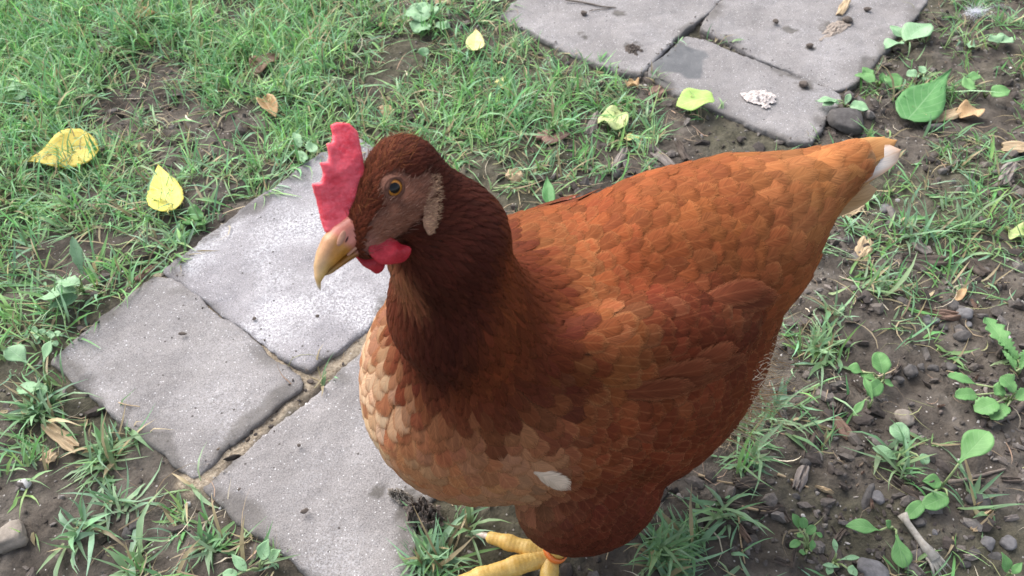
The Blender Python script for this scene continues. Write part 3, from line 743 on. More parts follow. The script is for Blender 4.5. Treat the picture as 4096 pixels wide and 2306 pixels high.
# --- eyes
M_PUP = new_mat('pupil', .08, .3)[0]; M_PUP.node_tree.nodes['Principled BSDF'].inputs['Base Color'].default_value = (.006, .005, .005, 1)
m, nt, b = new_mat('iris', .12, .35); t = NT(nt)
t.l(t.ramp(t.noise(t.obj(), 900, 3.), [(.3, (.32, .105, .012)), (.7, (.50, .21, .03))]), b.inputs['Base Color']); M_IRIS = m
M_RIM = new_mat('eye_rim', .25, .5)[0]; M_RIM.node_tree.nodes['Principled BSDF'].inputs['Base Color'].default_value = (.035, .018, .012, 1)
M_LID = plain_mat('eyelid_skin', (.075, .032, .022), (.17, .08, .056), 500, .8, .1, .5, 900)
for sgn in (1, -1):
    c = HC + HL * (sgn * .0098); ax = HL * sgn + .10 * HF; ax = ax / np.linalg.norm(ax)
    ux = np.cross(HU, ax); ux /= np.linalg.norm(ux); uy = np.cross(ax, ux); r = .0050
    th = np.radians([0, 6, 12, 18, 23, 25, 28, 32, 36, 40, 43, 45, 50, 60, 75, 90]); ns = 32
    v = [c + ax * r]; fs = []; mi = []
    for a in th[1:]:
        for s in range(ns):
            w = 2 * math.pi * s / ns; v.append(c + ax * r * math.cos(a) + (ux * math.cos(w) + uy * math.sin(w)) * r * math.sin(a))
    for s in range(ns): fs.append((0, 1 + s, 1 + (s + 1) % ns)); mi.append(0)
    for k in range(len(th) - 2):
        for s in range(ns):
            a = 1 + k * ns; s2 = (s + 1) % ns
            fs.append((a + s, a + ns + s, a + ns + s2, a + s2)); mi.append(0 if th[k + 2] <= math.radians(28.5) else 1 if th[k + 2] <= math.radians(43.5) else 2)
    e = mesh('eye', v, fs, [M_PUP, M_IRIS, M_RIM], HEN)
    e.data.polygons.foreach_set('material_index', mi)
    v = []; R0, r0 = .0042, .0008; nm = 40; nr = 10
    for s in range(nm):
        w = 2 * math.pi * s / nm
        for k in range(nr):
            q = 2 * math.pi * k / nr; rr = R0 + r0 * math.cos(q) * (1 + .25 * math.sin(3 * w))
            v.append(c + ax * (.0034 + r0 * math.sin(q)) + ux * rr * math.cos(w) * 1.02 + uy * rr * math.sin(w) * .94)
    i = np.arange(nm * nr).reshape(nm, nr)
    mesh('eyelid', v, np.stack([i, np.roll(i, -1, 0), np.roll(np.roll(i, -1, 0), -1, 1), np.roll(i, -1, 1)], -1).reshape(-1, 4), M_LID, HEN)
    # the upper lid, drawn down over the front and top of the eye
    v = []; fs = []; na, nb = 18, 13; ld = .92 * uy + .40 * np.cross(ax, uy) * 0 + .45 * HF; ld = ld - ax * (ld @ ax); ld /= np.linalg.norm(ld); lx_ = np.cross(ld, ax)
    for i_ in range(na):
        a = math.pi * (i_ / (na - 1)) ; open_ = math.radians(26 + 22 * (1 - math.sin(a)))
        for k in range(nb):
            q = math.radians(96) + (open_ - math.radians(96)) * k / (nb - 1)
            dr = lx_ * math.cos(a) + ld * math.sin(a); rr = r * (1.13 if k < nb - 1 else 1.03)
            v.append(c + ax * rr * math.cos(q) + dr * rr * math.sin(q))
    i = np.arange(na * nb).reshape(na, nb)
    mesh('eyelid', v, np.stack([i[:-1, :-1], i[1:, :-1], i[1:, 1:], i[:-1, 1:]], -1).reshape(-1, 4), M_LID, HEN)
# --- legs and feet
M_LEG = None
m, nt, b = new_mat('leg_scales', .45, .4); t = NT(nt); o = t.obj()
c = t.ramp(t.noise(o, 160, 4., .6), [(.3, (.58, .34, .070)), (.7, (.74, .51, .16))])
vo = t.n('ShaderNodeTexVoronoi', i_Scale=620., feature='DISTANCE_TO_EDGE'); t.l(o, vo.inputs['Vector'])
c = t.mix(t.ramp(vo.outputs['Distance'], [(.0, (.5, .5, .5)), (.12, (0, 0, 0))]), c, (.48, .28, .09)); t.l(c, b.inputs['Base Color'])
t.bump(vo.outputs['Distance'], b, .35, .0006); M_LEG = m
M_CLAW = plain_mat('claw_horn', (.52, .40, .33), (.70, .60, .52), 200, .35, .5, .1)
M_BAND = plain_mat('orange_band', (.72, .16, .03), (.80, .22, .05), 100, .35, .5, .1)
def foot_parts(hub, hock, toes, parent):
    """one lower leg, its toes (each a child with its claw), all in the hen's own space"""
    def tube(pts, k=.004, ripple=.00032, per=.0034):
        f0 = chain(pts, k, 1.)
        a = np.array(pts[0][:3]); d = np.array(pts[-1][:3]) - a; d /= np.linalg.norm(d)
        def f(p):
            s = (p - a) @ d; return f0(p) - ripple * (1 - 2 * np.abs(np.mod(s / per, 1) - .5)) ** 2
        P = np.array([q[:3] for q in pts]); r = max(q[3] for q in pts) + .002
        return surface_nets(f, P.min(0) - r, P.max(0) + r, .0009)
    v, q = tube([(*hock, .0075), (*(np.array(hock) * .45 + np.array(hub) * .55), .0052), (*hub, .0080)])
    leg = mesh('shank', v, q, M_LEG, parent)
    for tip, r0, r1 in toes:
        tip = np.array(tip, float); hb = np.array(hub, float); d = tip - hb; mid1 = hb + d * .35 + V(0, 0, .0016); mid2 = hb + d * .7 + V(0, 0, .001)
        v, q = tube([(*hb, .0072), (*mid1, r0), (*mid2, r0 * .94), (*tip, r1)])
        to = mesh('toe', v, q, M_LEG, leg)
        u = d / np.linalg.norm(d)
        v, q = surface_nets(chain([(*(tip - u * .001 + V(0, 0, .001)), r1 * .72), (*(tip + u * .007 + V(0, 0, .0002)), r1 * .42), (*(tip + u * .0125 - V(0, 0, .0022)), .0004)], .002, 1.), tip - .017, tip + .017, .0007)
        mesh('claw', v, q, M_CLAW, leg)
    return leg
def henspace(x, y, z):
    p = at(x, y, z) - np.array([.06, .345, 0]); h = np.array([-.93, -.3676]); h /= np.linalg.norm(h)
    return (p[0] * h[0] + p[1] * h[1], -p[0] * h[1] + p[1] * h[0], p[2])
HUB = henspace(2203, 2226, .0115)
leg = foot_parts(HUB, (.016, .066, .074), [(henspace(1965, 2152, .008), .0058, .0046), (henspace(1800, 2345, .008), .0066, .0048), (henspace(2185, 2440, .008), .0060, .0046), ((.012, .052, .006), .0048, .0038)], HEN)
mesh_l = foot_parts((.028, -.052, .0095), (-.005, -.055, .072), [((.088, -.062, .006), .0050, .0036), ((.074, -.030, .006), .0046, .0034), ((.066, -.084, .006), .0046, .0034), ((.000, -.044, .005), .0042, .0032)], HEN)
# leg band, a thin open ring round the shank
ax = np.array(HUB) - np.array([.016, .066, .074]); ax /= np.linalg.norm(ax); c0 = np.array(HUB) - ax * .0070; u = np.cross(ax, V(0, 1, 0)); u /= np.linalg.norm(u); w = np.cross(ax, u)
v = []; nm = 36
for s in range(nm):
    a = 2 * math.pi * s / nm
    for rr, hh in ((.0082, -.0024), (.0094, -.0021), (.0096, 0), (.0094, .0021), (.0082, .0024), (.0080, 0)):
        v.append(c0 + ax * hh + (u * math.cos(a) + w * math.sin(a)) * rr)
i = np.arange(nm * 6).reshape(nm, 6)
mesh('leg_band', v, np.stack([i, np.roll(i, -1, 0), np.roll(np.roll(i, -1, 0), -1, 1), np.roll(i, -1, 1)], -1).reshape(-1, 4), M_BAND, HEN)

# ------------------------------------------------------------------ grass, dry straw and crumbs of soil (nobody could count them)
DENS = np.array([   # how thickly grass grows, rows from the far side of the picture to the near side
 [1.2, 1.1, 1.1, 1.1, .45, .50, .20, .10, .10, .10, .25, .60],
 [1.1, .60, .50, .90, .55, .80, .75, .55, .20, .15, .20, .40],
 [.70, .60, .60, .50, .35, .25, .30, .35, .15, .25, .18, .35],
 [.62, .55, .45, .22, .20, .10, .10, .10, .10, .32, .32, .45],
 [.55, .50, .40, .10, .10, .10, .10, .10, .10, .18, .24, .20],
 [.36, .16, .10, .10, .10, .10, .10, .10, .12, .24, .10, .13],
 [.26, .22, .14, .10, .10, .10, .10, .12, .30, .15, .13, .13],
 [.22, .26, .26, .18, .24, .30, .15, .28, .16, .10, .12, .10]])
def to_px(p):
    v = p - CAM; d = v @ FW
    return 2048 + FPX * (v @ RT) / d, 1153 - FPX * (v @ UP) / d
def density(p):
    x, y = to_px(p)
    gx = np.clip((x - 170) / 341.4, 0, 10.999); gy = np.clip((y - 144) / 288.2, 0, 6.999)
    i, j = gy.astype(int), gx.astype(int); fy, fx = gy - i, gx - j
    d = (DENS[i, j] * (1 - fx) + DENS[i, j + 1] * fx) * (1 - fy) + (DENS[i + 1, j] * (1 - fx) + DENS[i + 1, j + 1] * fx) * fy
    for bx, by, r in ((620, 330, 160), (430, 480, 150), (760, 470, 120), (900, 60, 90), (650, 620, 90), (1000, 470, 60), (1450, 350, 120), (950, 900, 90)):   # worn patches
        d = d * (1 - .8 * np.exp(-((x - bx) ** 2 + ((y - by) * 1.3) ** 2) / r ** 2))
    return d
def ribbon(P, az, L, w, lean, bend, nseg=5, fold=.25, twist=0.):
    """grass blades rooted at P: lean from the vertical, bending over along their length"""
    n = len(P); T = np.linspace(0, 1, nseg)[None, :]
    ang = lean[:, None] + bend[:, None] * T                            # angle from the vertical
    ds = L[:, None] / (nseg - 1)
    hx = np.concatenate([np.zeros((n, 1)), np.cumsum(np.sin(ang[:, :-1]) * ds, 1)], 1)
    hz = np.concatenate([np.zeros((n, 1)), np.cumsum(np.cos(ang[:, :-1]) * ds, 1)], 1)
    az2 = az[:, None] + twist * T * rng.randn(n, 1)
    c = np.stack([P[:, 0:1] + hx * np.cos(az2), P[:, 1:2] + hx * np.sin(az2), P[:, 2:3] + hz], -1)
    fl = soil_fast(c[..., :2]) + .0012
    c[..., 2] = np.maximum(c[..., 2], fl)
    sd = np.stack([-np.sin(az2), np.cos(az2), .25 * rng.randn(n, 1) + 0 * az2], -1)
    ww = (w[:, None] * np.clip(np.minimum(.55 + 1.2 * T, (1 - T) * 1.9), .04, 1))[..., None]
    up = np.stack([0 * az2, 0 * az2, 1 + 0 * az2], -1)
    v = np.stack([c - sd * ww + up * ww * fold, c, c + sd * ww + up * ww * fold], 2).reshape(-1, 3)
    k = np.arange(nseg * 3).reshape(nseg, 3)
    q = np.stack([k[:-1, :-1], k[1:, :-1], k[1:, 1:], k[:-1, 1:]], -1).reshape(-1, 4)
    q = (q[None] + (np.arange(n) * nseg * 3)[:, None, None]).reshape(-1, 4)
    return v, q, nseg * 3, np.tile(np.repeat(T[0], 3), n)
_gx = np.arange(-1.3, 1.35, .006); _gy = np.arange(.02, 1.9, .006)
_G = np.stack(np.meshgrid(_gx, _gy, indexing='ij'), -1)
_SZ = soil_z(_G); _SD = slab_sd(_G)
_SZ = np.where(_SD < -.002, .003, _SZ)                                # the tops of the slabs count as ground to lie on
def _look(A, xy):
    i = np.clip(((xy[..., 0] + 1.3) / .006).round().astype(int), 0, len(_gx) - 1); j = np.clip(((xy[..., 1] - .02) / .006).round().astype(int), 0, len(_gy) - 1)
    return A[i, j]
def soil_fast(xy): return _look(_SZ, xy)
def floor_at(x, y):
    p = at(x, y); return np.array([p[0], p[1], float(soil_fast(p[:2]))])
FEET = np.array([at(2220, 2200)[:2], at(2090, 2180)[:2], at(2080, 2270)[:2], at(2200, 2330)[:2], at(1990, 2160)[:2], at(1950, 2300)[:2]])
def free(p, gap=.004):
    ok = _look(_SD, p[:, :2]) > gap
    for f in FEET: ok &= np.linalg.norm(p[:, :2] - f, axis=1) > .016
    return ok
def grass():
    n = 11500
    xy = np.stack([rng.uniform(-1.25, 1.3, n * 5), rng.uniform(.06, 1.75, n * 5)], 1)
    p = np.concatenate([xy, np.zeros((len(xy), 1))], 1)
    d = density(p); clump = sstep(fbm(p, 26, 2, 70) + .5 * fbm(p, 9, 2, 71), .32 - 1.5 * d, .62 - 1.2 * d)
    keep = (rng.rand(len(xy)) < d * 1.0 * (.04 + .96 * clump)) & free(p)
    p = p[keep]; d = d[keep]
    for px, py, k in ((3250, 1010, 5), (3290, 1390, 9), (3300, 1420, 7), (2790, 2150, 9), (2640, 2230, 9), (2700, 2260, 8), (2660, 2180, 7), (1720, 2260, 8), (1690, 2230, 6), (3640, 920, 5), (3720, 930, 5), (170, 1620, 8), (150, 1640, 7), (420, 1800, 8), (560, 1690, 5), (430, 1830, 6), (450, 2030, 6), (330, 2130, 7), (3870, 900, 5),
                      (3330, 1260, 5), (3480, 1150, 4), (3100, 1680, 7), (3010, 1720, 6), (2960, 1800, 5), (560, 2280, 6), (860, 2160, 6), (1960, 2100, 5), (1840, 2120, 5), (3930, 2040, 4), (2900, 2070, 5), (3580, 1850, 6)):
        g = at(px, py); q = np.tile(g, (k, 1)) + rng.randn(k, 3) * np.array([.006, .006, 0]); q = q[free(q, .001)]
        p = np.concatenate([p, q]); d = np.concatenate([d, np.full(len(q), -1.)])
    far = np.stack([rng.uniform(-4, 4, 9000), rng.uniform(-2, 6, 9000)], 1)                # the lawn goes on outside the picture
    out = (far[:, 0] < -1.2) | (far[:, 0] > 1.25) | (far[:, 1] > 1.7) | (far[:, 1] < -.25)
    far = np.concatenate([far, np.zeros((len(far), 1))], 1)[out]; far = far[fbm(far, 2.2, 3, 75) > -.25]
    p = np.concatenate([p, far]); d = np.concatenate([d, np.full(len(far), .9)])
    m = rng.randint(3, 8, len(p)); ti = np.repeat(np.arange(len(p)), m); N = len(ti); big = d[ti] < 0
    x, y = to_px(p); lush = np.clip(d, 0, 1)[ti]
    R = p[ti] + rng.randn(N, 3) * .0035; R = np.where(free(R, .0)[:, None], R, p[ti]); R[:, 2] = soil_fast(R[:, :2]) - .002
    w_far = np.where(ti >= len(p) - len(far), 2.2, 1.)
    taz = rng.uniform(0, 6.283, len(p)); az = taz[ti] + rng.randn(N) * 1.1
    L = (.018 + .026 * rng.rand(N)) * (.70 + .60 * lush) * np.where(big, 1.45, 1) * np.exp(.22 * rng.randn(N))
    w = (.00052 + .0006 * rng.rand(N) + .0008 * (rng.rand(N) < .15)) * np.where(big, 1.5, 1)
    w = w * w_far; L = L * (1 + .5 * (w_far > 1))
    lean = np.abs(rng.normal(.78, .40, N)); bend = rng.normal(.90, .65, N)
    v, q, per, T = ribbon(R, az, L, w, lean, bend, twist=.35)
    tones = np.array([(.150, .345, .085), (.205, .430, .115), (.120, .290, .105), (.290, .430, .250), (.300, .420, .130), (.220, .370, .220), (.110, .235, .085), (.34, .40, .20)])
    ct = tones[rng.randint(len(tones), size=len(p))][ti] * .55 + tones[rng.randint(len(tones), size=N)] * .45
    ct = ct * np.exp(.20 * rng.randn(N, 1)) * (1 + .28 * lush[:, None] * np.array([1.05, 1.0, .9])) * np.array([.93, 1.03, 1.10]) 
    ct[big] = ct[big] * .6 + np.array([.25, .37, .24]) * .4
    dry = rng.rand(N) < np.where(big, .07, .10 + .20 * (1 - np.clip(lush * 1.4, 0, 1)))
    ct[dry] = np.array([.36, .29, .17]) * np.exp(.3 * rng.randn(dry.sum(), 1))
    c = np.repeat(ct, per, 0); k = np.clip(T * 3, 0, 1)[:, None]
    c = c * k + (c * .5 + np.array([.13, .14, .06])) * (1 - k)
    o = mesh('grass', v, q, attr_material('grass_blade', .42, .42, 90, .18, transl=.36), attrs={'col': c})
    kind(o, 'stuff'); o['label'] = 'short patchy green grass on both sides of the path'
    # dead stems and straw lying on the soil
    n = 15000; xy = np.stack([rng.uniform(-1.2, 1.25, n), rng.uniform(.06, 1.7, n)], 1); R = np.concatenate([xy, np.zeros((n, 1))], 1)
    x, y = to_px(R); th = sstep(fbm(R, 11, 2, 90), -.35, .35)
    for bx, by, r in ((620, 400, 260), (900, 500, 200), (3050, 1750, 160), (2850, 1850, 120), (3550, 1880, 120), (3300, 1290, 80), (2600, 330, 200), (900, 2000, 300), (3750, 1500, 100)): th = np.maximum(th, 1.3 * np.exp(-((x - bx) ** 2 + (y - by) ** 2) / r ** 2))
    ok = (rng.rand(n) < .55 * th) & free(R, .002); R = R[ok]; N = len(R); R[:, 2] = soil_fast(R[:, :2]) + .001
    v, q, per, T = ribbon(R, rng.uniform(0, 6.283, N), .012 + .036 * rng.rand(N) ** 1.6, .00026 + .00065 * rng.rand(N) ** 2.5, rng.uniform(1.05, 1.6, N), rng.normal(.1, .35, N), 6, twist=1.3)
    tones = np.array([(.46, .37, .24), (.34, .26, .17), (.20, .15, .105), (.56, .49, .37), (.28, .28, .14), (.40, .27, .19)])
    c = np.repeat(tones[rng.randint(len(tones), size=N)] * np.exp(.25 * rng.randn(N, 1)), per, 0)
    o = mesh('dry_straw', v, q, attr_material('straw', .75, .2, transl=.1), attrs={'col': c})
    kind(o, 'stuff'); o['label'] = 'thin dead grass stems scattered over the soil'
grass()
def ico():
    f = (1 + 5 ** .5) / 2
    v = np.array([(-1, f, 0), (1, f, 0), (-1, -f, 0), (1, -f, 0), (0, -1, f), (0, 1, f), (0, -1, -f), (0, 1, -f), (f, 0, -1), (f, 0, 1), (-f, 0, -1), (-f, 0, 1)]) / math.sqrt(1 + f * f)
    t = np.array([(0, 11, 5), (0, 5, 1), (0, 1, 7), (0, 7, 10), (0, 10, 11), (1, 5, 9), (5, 11, 4), (11, 10, 2), (10, 7, 6), (7, 1, 8), (3, 9, 4), (3, 4, 2), (3, 2, 6), (3, 6, 8), (3, 8, 9), (4, 9, 5), (2, 4, 11), (6, 2, 10), (8, 6, 7), (9, 8, 1)])
    return v, t
def ico2(k=1):
    v, t = ico(); v = [tuple(a) for a in v]
    for _ in range(k):
        mid = {}; nt = []
        def m(a, b):
            key = (min(a, b), max(a, b))
            if key not in mid:
                p = (np.array(v[a]) + np.array(v[b])); v.append(tuple(p / np.linalg.norm(p))); mid[key] = len(v) - 1
            return mid[key]
        for a, b, c in t:
            x, y, z = m(a, b), m(b, c), m(c, a); nt += [(a, x, z), (b, y, x), (c, z, y), (x, y, z)]
        t = nt
    return np.array(v), np.array(t)
def crumbs():
    n = 90000; xy = np.stack([rng.uniform(-.85, .9, n), rng.uniform(.12, 1.3, n)], 1); p = np.concatenate([xy, np.zeros((n, 1))], 1)
    th = (.25 + .75 * sstep(fbm(p, 14, 3, 120), -.5, .6)) * (1.15 - density(p))
    right = sstep(p[:, 0], -.1, .35)
    ok = (rng.rand(n) < th * (.32 + .28 * right)) & (_look(_SD, xy) > -.005 * rng.rand(n) ** 2); p = p[ok]; N = len(p)
    s = (1 + .20 * right[ok]) * (.0006 + .0012 * rng.rand(N) + .0048 * rng.rand(N) ** 9)
    s = np.where(_look(_SD, p[:, :2]) < .004, np.minimum(s, .0011), s)
    p[:, 2] = np.maximum(soil_fast(p[:, :2]), np.where(_look(_SD, p[:, :2]) < .001, .0015, -1)) + s * .25
    iv, it = ico(); A = rng.randn(N, 3, 3) * .28 + np.eye(3)
    v = p[:, None] + np.einsum('nij,kj->nki', A, iv) * (s[:, None, None] * (1 + .2 * rng.randn(N, 12, 1))) * np.array([1, 1, .75])
    q = (it[None] + (np.arange(N) * 12)[:, None, None]).reshape(-1, 3)
    tones = np.array([(.075, .062, .055), (.105, .09, .08), (.14, .125, .115), (.06, .05, .045), (.20, .18, .16), (.13, .10, .075), (.50, .47, .44)])
    ti = rng.choice(7, N, p=[.25, .26, .2, .11, .10, .05, .03]); ti = np.where((s > .0026) & (ti > 3), 1, ti); c = tones[ti] * np.exp(.2 * rng.randn(N, 1))
    o = mesh('soil_crumbs', v.reshape(-1, 3), q, attr_material('crumb', .9, .2, 400, .3, .4, 700), smooth=False, attrs={'col': np.repeat(c, 12, 0)})
    kind(o, 'stuff'); o['label'] = 'small crumbs of dark soil and grit'
crumbs()

# ------------------------------------------------------------------ stones, chips and twigs
PXM = lambda x, y: FPX / ((at(x, y) - CAM) @ FW)                       # photo pixels to the metre at that spot of ground
def ground_dir(x, y, ang):
    """direction on the ground that runs at this angle in the photograph (degrees, anticlockwise from its right)"""
    a = math.radians(ang); d = at(x + 20 * math.cos(a), y - 20 * math.sin(a)) - at(x, y); l = np.linalg.norm(d)
    return d / l, 20 / l                                                # direction, pixels per metre along it
M_STONE = plain_mat('grey_stone', (.10, .095, .095), (.22, .21, .215), 120, .85, .25, .6, 420)
M_DSTONE = plain_mat('dark_stone', (.055, .05, .048), (.125, .115, .11), 160, .88, .25, .7, 420)
M_PALE = plain_mat('pale_stone', (.34, .33, .32), (.62, .61, .60), 150, .7, .3, .4, 420)
M_TANST = plain_mat('tan_stone', (.17, .145, .12), (.30, .26, .22), 120, .85, .25, .5, 420)
M_BARK = plain_mat('dark_bark', (.055, .043, .036), (.15, .12, .10), 70, .9, .2, .8, 260, (1, 7, 3))
M_BROWN = plain_mat('brown_bark', (.12, .075, .055), (.27, .18, .14), 70, .9, .2, .8, 240, (1, 8, 3))
M_PINKB = plain_mat('reddish_bark', (.24, .14, .115), (.36, .23, .19), 70, .9, .2, .8, 240, (1, 8, 3))
M_TAN = plain_mat('tan_wood', (.30, .21, .12), (.52, .40, .26), 80, .8, .25, .6, 240, (1, 9, 3))
M_GREYW = plain_mat('grey_wood', (.15, .125, .11), (.30, .26, .235), 80, .85, .25, .7, 240, (1, 9, 3))
M_RED = plain_mat('brick_red', (.34, .10, .07), (.46, .17, .13), 120, .85, .25, .4, 400)
M_TWIG = plain_mat('twig_bark', (.10, .08, .065), (.24, .20, .17), 90, .85, .25, .7, 300, (1, 6, 6))
ST_V, ST_T = ico2(2)
def stone(name, label, x, y, lpx, wpx, ang, mat, h=.55, cat='stone', group=None, boxy=.0, seed=None):
    g = floor_at(x, y); d, s = ground_dir(x, y, ang); L = lpx / s / 2; e, s2 = ground_dir(x, y, ang + 90); W = wpx / s2 / 2
    sd = rng.randint(9999) if seed is None else seed
    v = ST_V.copy(); r = 1 + .16 * fbm(v + sd, 1.3, 3, sd)[:, None]
    if boxy: v = v / np.maximum(np.abs(v).max(1, keepdims=True), .05) * boxy * .82 + v * (1 - boxy)
    for _ in range(4):                                                  # broken facets
        nrm = rng.randn(3); nrm /= np.linalg.norm(nrm); k = np.maximum(v @ nrm - .72, 0); v = v - k[:, None] * nrm * .9
    v = v * r * np.array([L, W, min(L, W) * h]); hz = v[:, 2].max()
    o = mesh(name, v, ST_T, mat); o.location = (g[0], g[1], g[2] + hz * .55); o.rotation_euler = (rng.normal(0, .12), rng.normal(0, .12), math.atan2(d[1], d[0]))
    return tag(o, label, cat, group)
def chip(name, label, x, y, lpx, wpx, ang, mat, th=.0028, cat='wood chip', group=None, curl=.0, taper=.25, tilt=.1):
    """a torn flake of wood: split ends, a warped plate with real thickness"""
    g = floor_at(x, y); d, s = ground_dir(x, y, ang); L = lpx / s; e, s2 = ground_dir(x, y, ang + 90); W = wpx / s2
    nu, nv = 15, 9; u, v = np.meshgrid(np.linspace(-.5, .5, nu), np.linspace(-.5, .5, nv), indexing='ij'); sd = rng.randint(9999)
    endn = .16 * vnoise(np.stack([v * 7 + sd, u * 0 + np.sign(u) * 3, u * 0], -1), 1.3, sd) * np.abs(u) * 2 * min(1, W / L * 1.6)
    side = 1 - taper * np.abs(u) * 2 + .16 * vnoise(np.stack([u * 4 + sd, np.sign(v) * 2, v * 0], -1), 1.2, sd + 3)
    X = (u + endn) * L; Y = v * W * side
    Z = .0010 * vnoise(np.stack([u * 3, v * 9, u * 0 + sd], -1), 1., sd + 5) + curl * W * (np.abs(v) * 2) ** 2 + tilt * .1 * L * u
    t = th * (.6 + .5 * vnoise(np.stack([u * 3, v * 6, u * 0 + sd + 9], -1), 1., sd)) * np.clip(1.15 - (np.abs(v) * 2) ** 4, .25, 1)
    top = np.stack([X, Y, Z + t], -1).reshape(-1, 3); bot = np.stack([X, Y, Z - .0004], -1).reshape(-1, 3)
    i = np.arange(nu * nv).reshape(nu, nv); q = np.stack([i[:-1, :-1], i[1:, :-1], i[1:, 1:], i[:-1, 1:]], -1).reshape(-1, 4); m = nu * nv
    rim = np.concatenate([i[:, 0], i[-1, 1:], i[::-1, -1][1:], i[0, ::-1][1:-1]]); r2 = np.roll(rim, -1)
    V_ = np.concatenate([top, bot]); F_ = np.concatenate([q, q[:, ::-1] + m, np.stack([r2, rim, rim + m, r2 + m], -1)])
    o = mesh(name, V_, F_, mat, smooth=False); low = max(0., -bot[:, 2].min())
    o.location = (g[0], g[1], g[2] + .0012 + low); o.rotation_euler = (rng.normal(0, tilt), rng.normal(0, tilt * .6), math.atan2(d[1], d[0]))
    return tag(o, label, cat, group)
def tube_pts(P, R, ns=7):
    P = np.array(P, float); n = len(P); v = []
    for i in range(n):
        d = P[min(i + 1, n - 1)] - P[max(i - 1, 0)]; d /= max(np.linalg.norm(d), 1e-9)
        a = np.cross(d, (0, 0, 1.) if abs(d[2]) < .9 else (1., 0, 0)); a /= np.linalg.norm(a); b = np.cross(d, a)
        for k in range(ns):
            w = 2 * math.pi * k / ns; v.append(P[i] + (a * math.cos(w) + b * math.sin(w)) * R[i])
    f = [tuple(i * ns + k for k in range(ns))[::-1] if i == 0 else tuple(i * ns + k for k in range(ns)) for i in (0, n - 1)]
    for i in range(n - 1):
        for k in range(ns):
            k2 = (k + 1) % ns; f.append((i * ns + k, i * ns + k2, (i + 1) * ns + k2, (i + 1) * ns + k))
    return v, f
def twig(name, label, pts, r0, r1, mat=None, cat='twig', lift=0., parent=None, wob=.0012):
    c = np.array([floor_at(*q) for q in pts]); c[:, 2] += r0 + lift
    t = np.linspace(0, len(c) - 1, 4 * len(c)); P = np.stack([np.interp(t, np.arange(len(c)), c[:, k]) for k in range(3)], 1)
    P += wob * np.stack([vnoise(P + 3 * k, 60, 200 + k) for k in range(3)], 1) * np.array([1, 1, .4])
    R = np.linspace(r0, r1, len(P)) * (1 + .2 * vnoise(P, 160, 210))
    o0 = P[0].copy(); v, f = tube_pts(P - o0, R)
    o = mesh(name, v, f, mat or M_TWIG, loc=o0)
    return tag(o, label, cat) if parent is None else o
# stones
stone('stone', 'white speckled pebble at the left edge of the soil', 95, 1938, 62, 40, 10, M_PALE, .7)
stone('rock', 'tan angular rock cut by the left border of the photo', 30, 2150, 190, 110, 18, M_TANST, .6, 'rock', boxy=.75)
stone('rock', 'flat grey rock near the bottom edge, below the pale dried stalk', 3500, 2285, 150, 110, -15, M_STONE, .45, 'rock', boxy=.5)
stone('rock', 'dark rough rock beside the end of the damp-cornered slab and the tail', 3378, 497, 150, 88, -8, M_DSTONE, .55, 'rock', boxy=.5)
stone('stone', 'oval dark clod lying crosswise beside a round stone in the soil at lower right', 3474, 1990, 105, 44, 72, M_DSTONE, .8)
stone('stone', 'round grey stone touching the oval dark clod at lower right', 3512, 1993, 62, 52, -30, M_STONE, .7)
stone('stone', 'brownish lump of stone above the plantain at the right', 3620, 1668, 84, 60, -12, M_TANST, .6)
stone('stone', 'knobbly dark clod by the tip of the grey wood flake', 3232, 1837, 60, 40, 25, M_DSTONE, .8)
stone('stone', 'dark violet pebble below the knobbly clod', 3193, 1975, 36, 26, -25, M_DSTONE, .8)
stone('stone', 'slate grey stone half sunk below the plump thigh', 3074, 1992, 30, 26, 0, M_STONE, .8)
stone('stone', 'small white stone under the left corner of the front slab', 742, 2006, 26, 24, 60, M_PALE, .8)
stone('stone', 'tiny bluish white pebble next to the front slab edge', 873, 2017, 18, 12, 20, M_PALE, .8)
stone('stone', 'dark pebble left of a taller one under the bent grass at bottom left', 500, 2122, 46, 42, 20, M_DSTONE, .7)
stone('stone', 'tall dark pebble right of another under the bent grass at bottom left', 530, 2092, 62, 32, 70, M_DSTONE, .7)
stone('stone', 'dark angular stone beside the wide green fallen leaf', 3738, 508, 66, 48, -30, M_DSTONE, .7, boxy=.6)
stone('stone', 'bluish grey stone right of the drooping tail', 3545, 822, 44, 44, 60, M_STONE, .8, boxy=.4)
stone('stone', 'grey pebble on the soil between tail and rump, under grass blades', 3400, 955, 46, 28, 10, M_DSTONE, .8, boxy=.5)
for i, (x, y, l, w, a, s) in enumerate([(3862, 1250, 84, 58, -25, 'flat grey stone at the right end of the spindle-shaped wood'), (3820, 1215, 60, 34, -50, 'slanting grey stone behind the spindle-shaped wood'), (3757, 1264, 40, 34, 40, 'dark triangular stone in front of the spindle-shaped wood'),
        (3785, 1287, 50, 26, -12, 'wide dark stone under the triangular one'), (3718, 1272, 44, 38, 0, 'roundish brown stone at the left end of the spindle-shaped wood'), (3854, 1304, 40, 38, 20, 'grey stone straight below the spindle-shaped wood tip'), (3880, 1290, 36, 24, -20, 'small grey stone beside the one below the spindle tip'),
        (3853, 1340, 64, 40, 15, 'slab-like olive stone between the spindle wood and the dandelion')]):
    stone('stone', s, x, y, l, w, a, M_STONE if i % 2 == 0 else M_DSTONE, .7, boxy=.5)
for i, (x, y, l, w, a, s) in enumerate([(3648, 1478, 52, 54, 30, 'blocky dark clod right of the round-leaved weed'), (3597, 1515, 42, 32, 10, 'purplish clod touching the round-leaved weed on its right'), (3690, 1460, 34, 26, 0, 'little dark clod up right of the blocky one'), (3740, 1462, 54, 26, -14, 'long flat clod in the row right of the blocky one'), (3810, 1462, 50, 34, -60, 'upright clod in the row right of the blocky one')]):
    stone('stone', s, x, y, l, w, a, M_DSTONE, .75, boxy=.4)
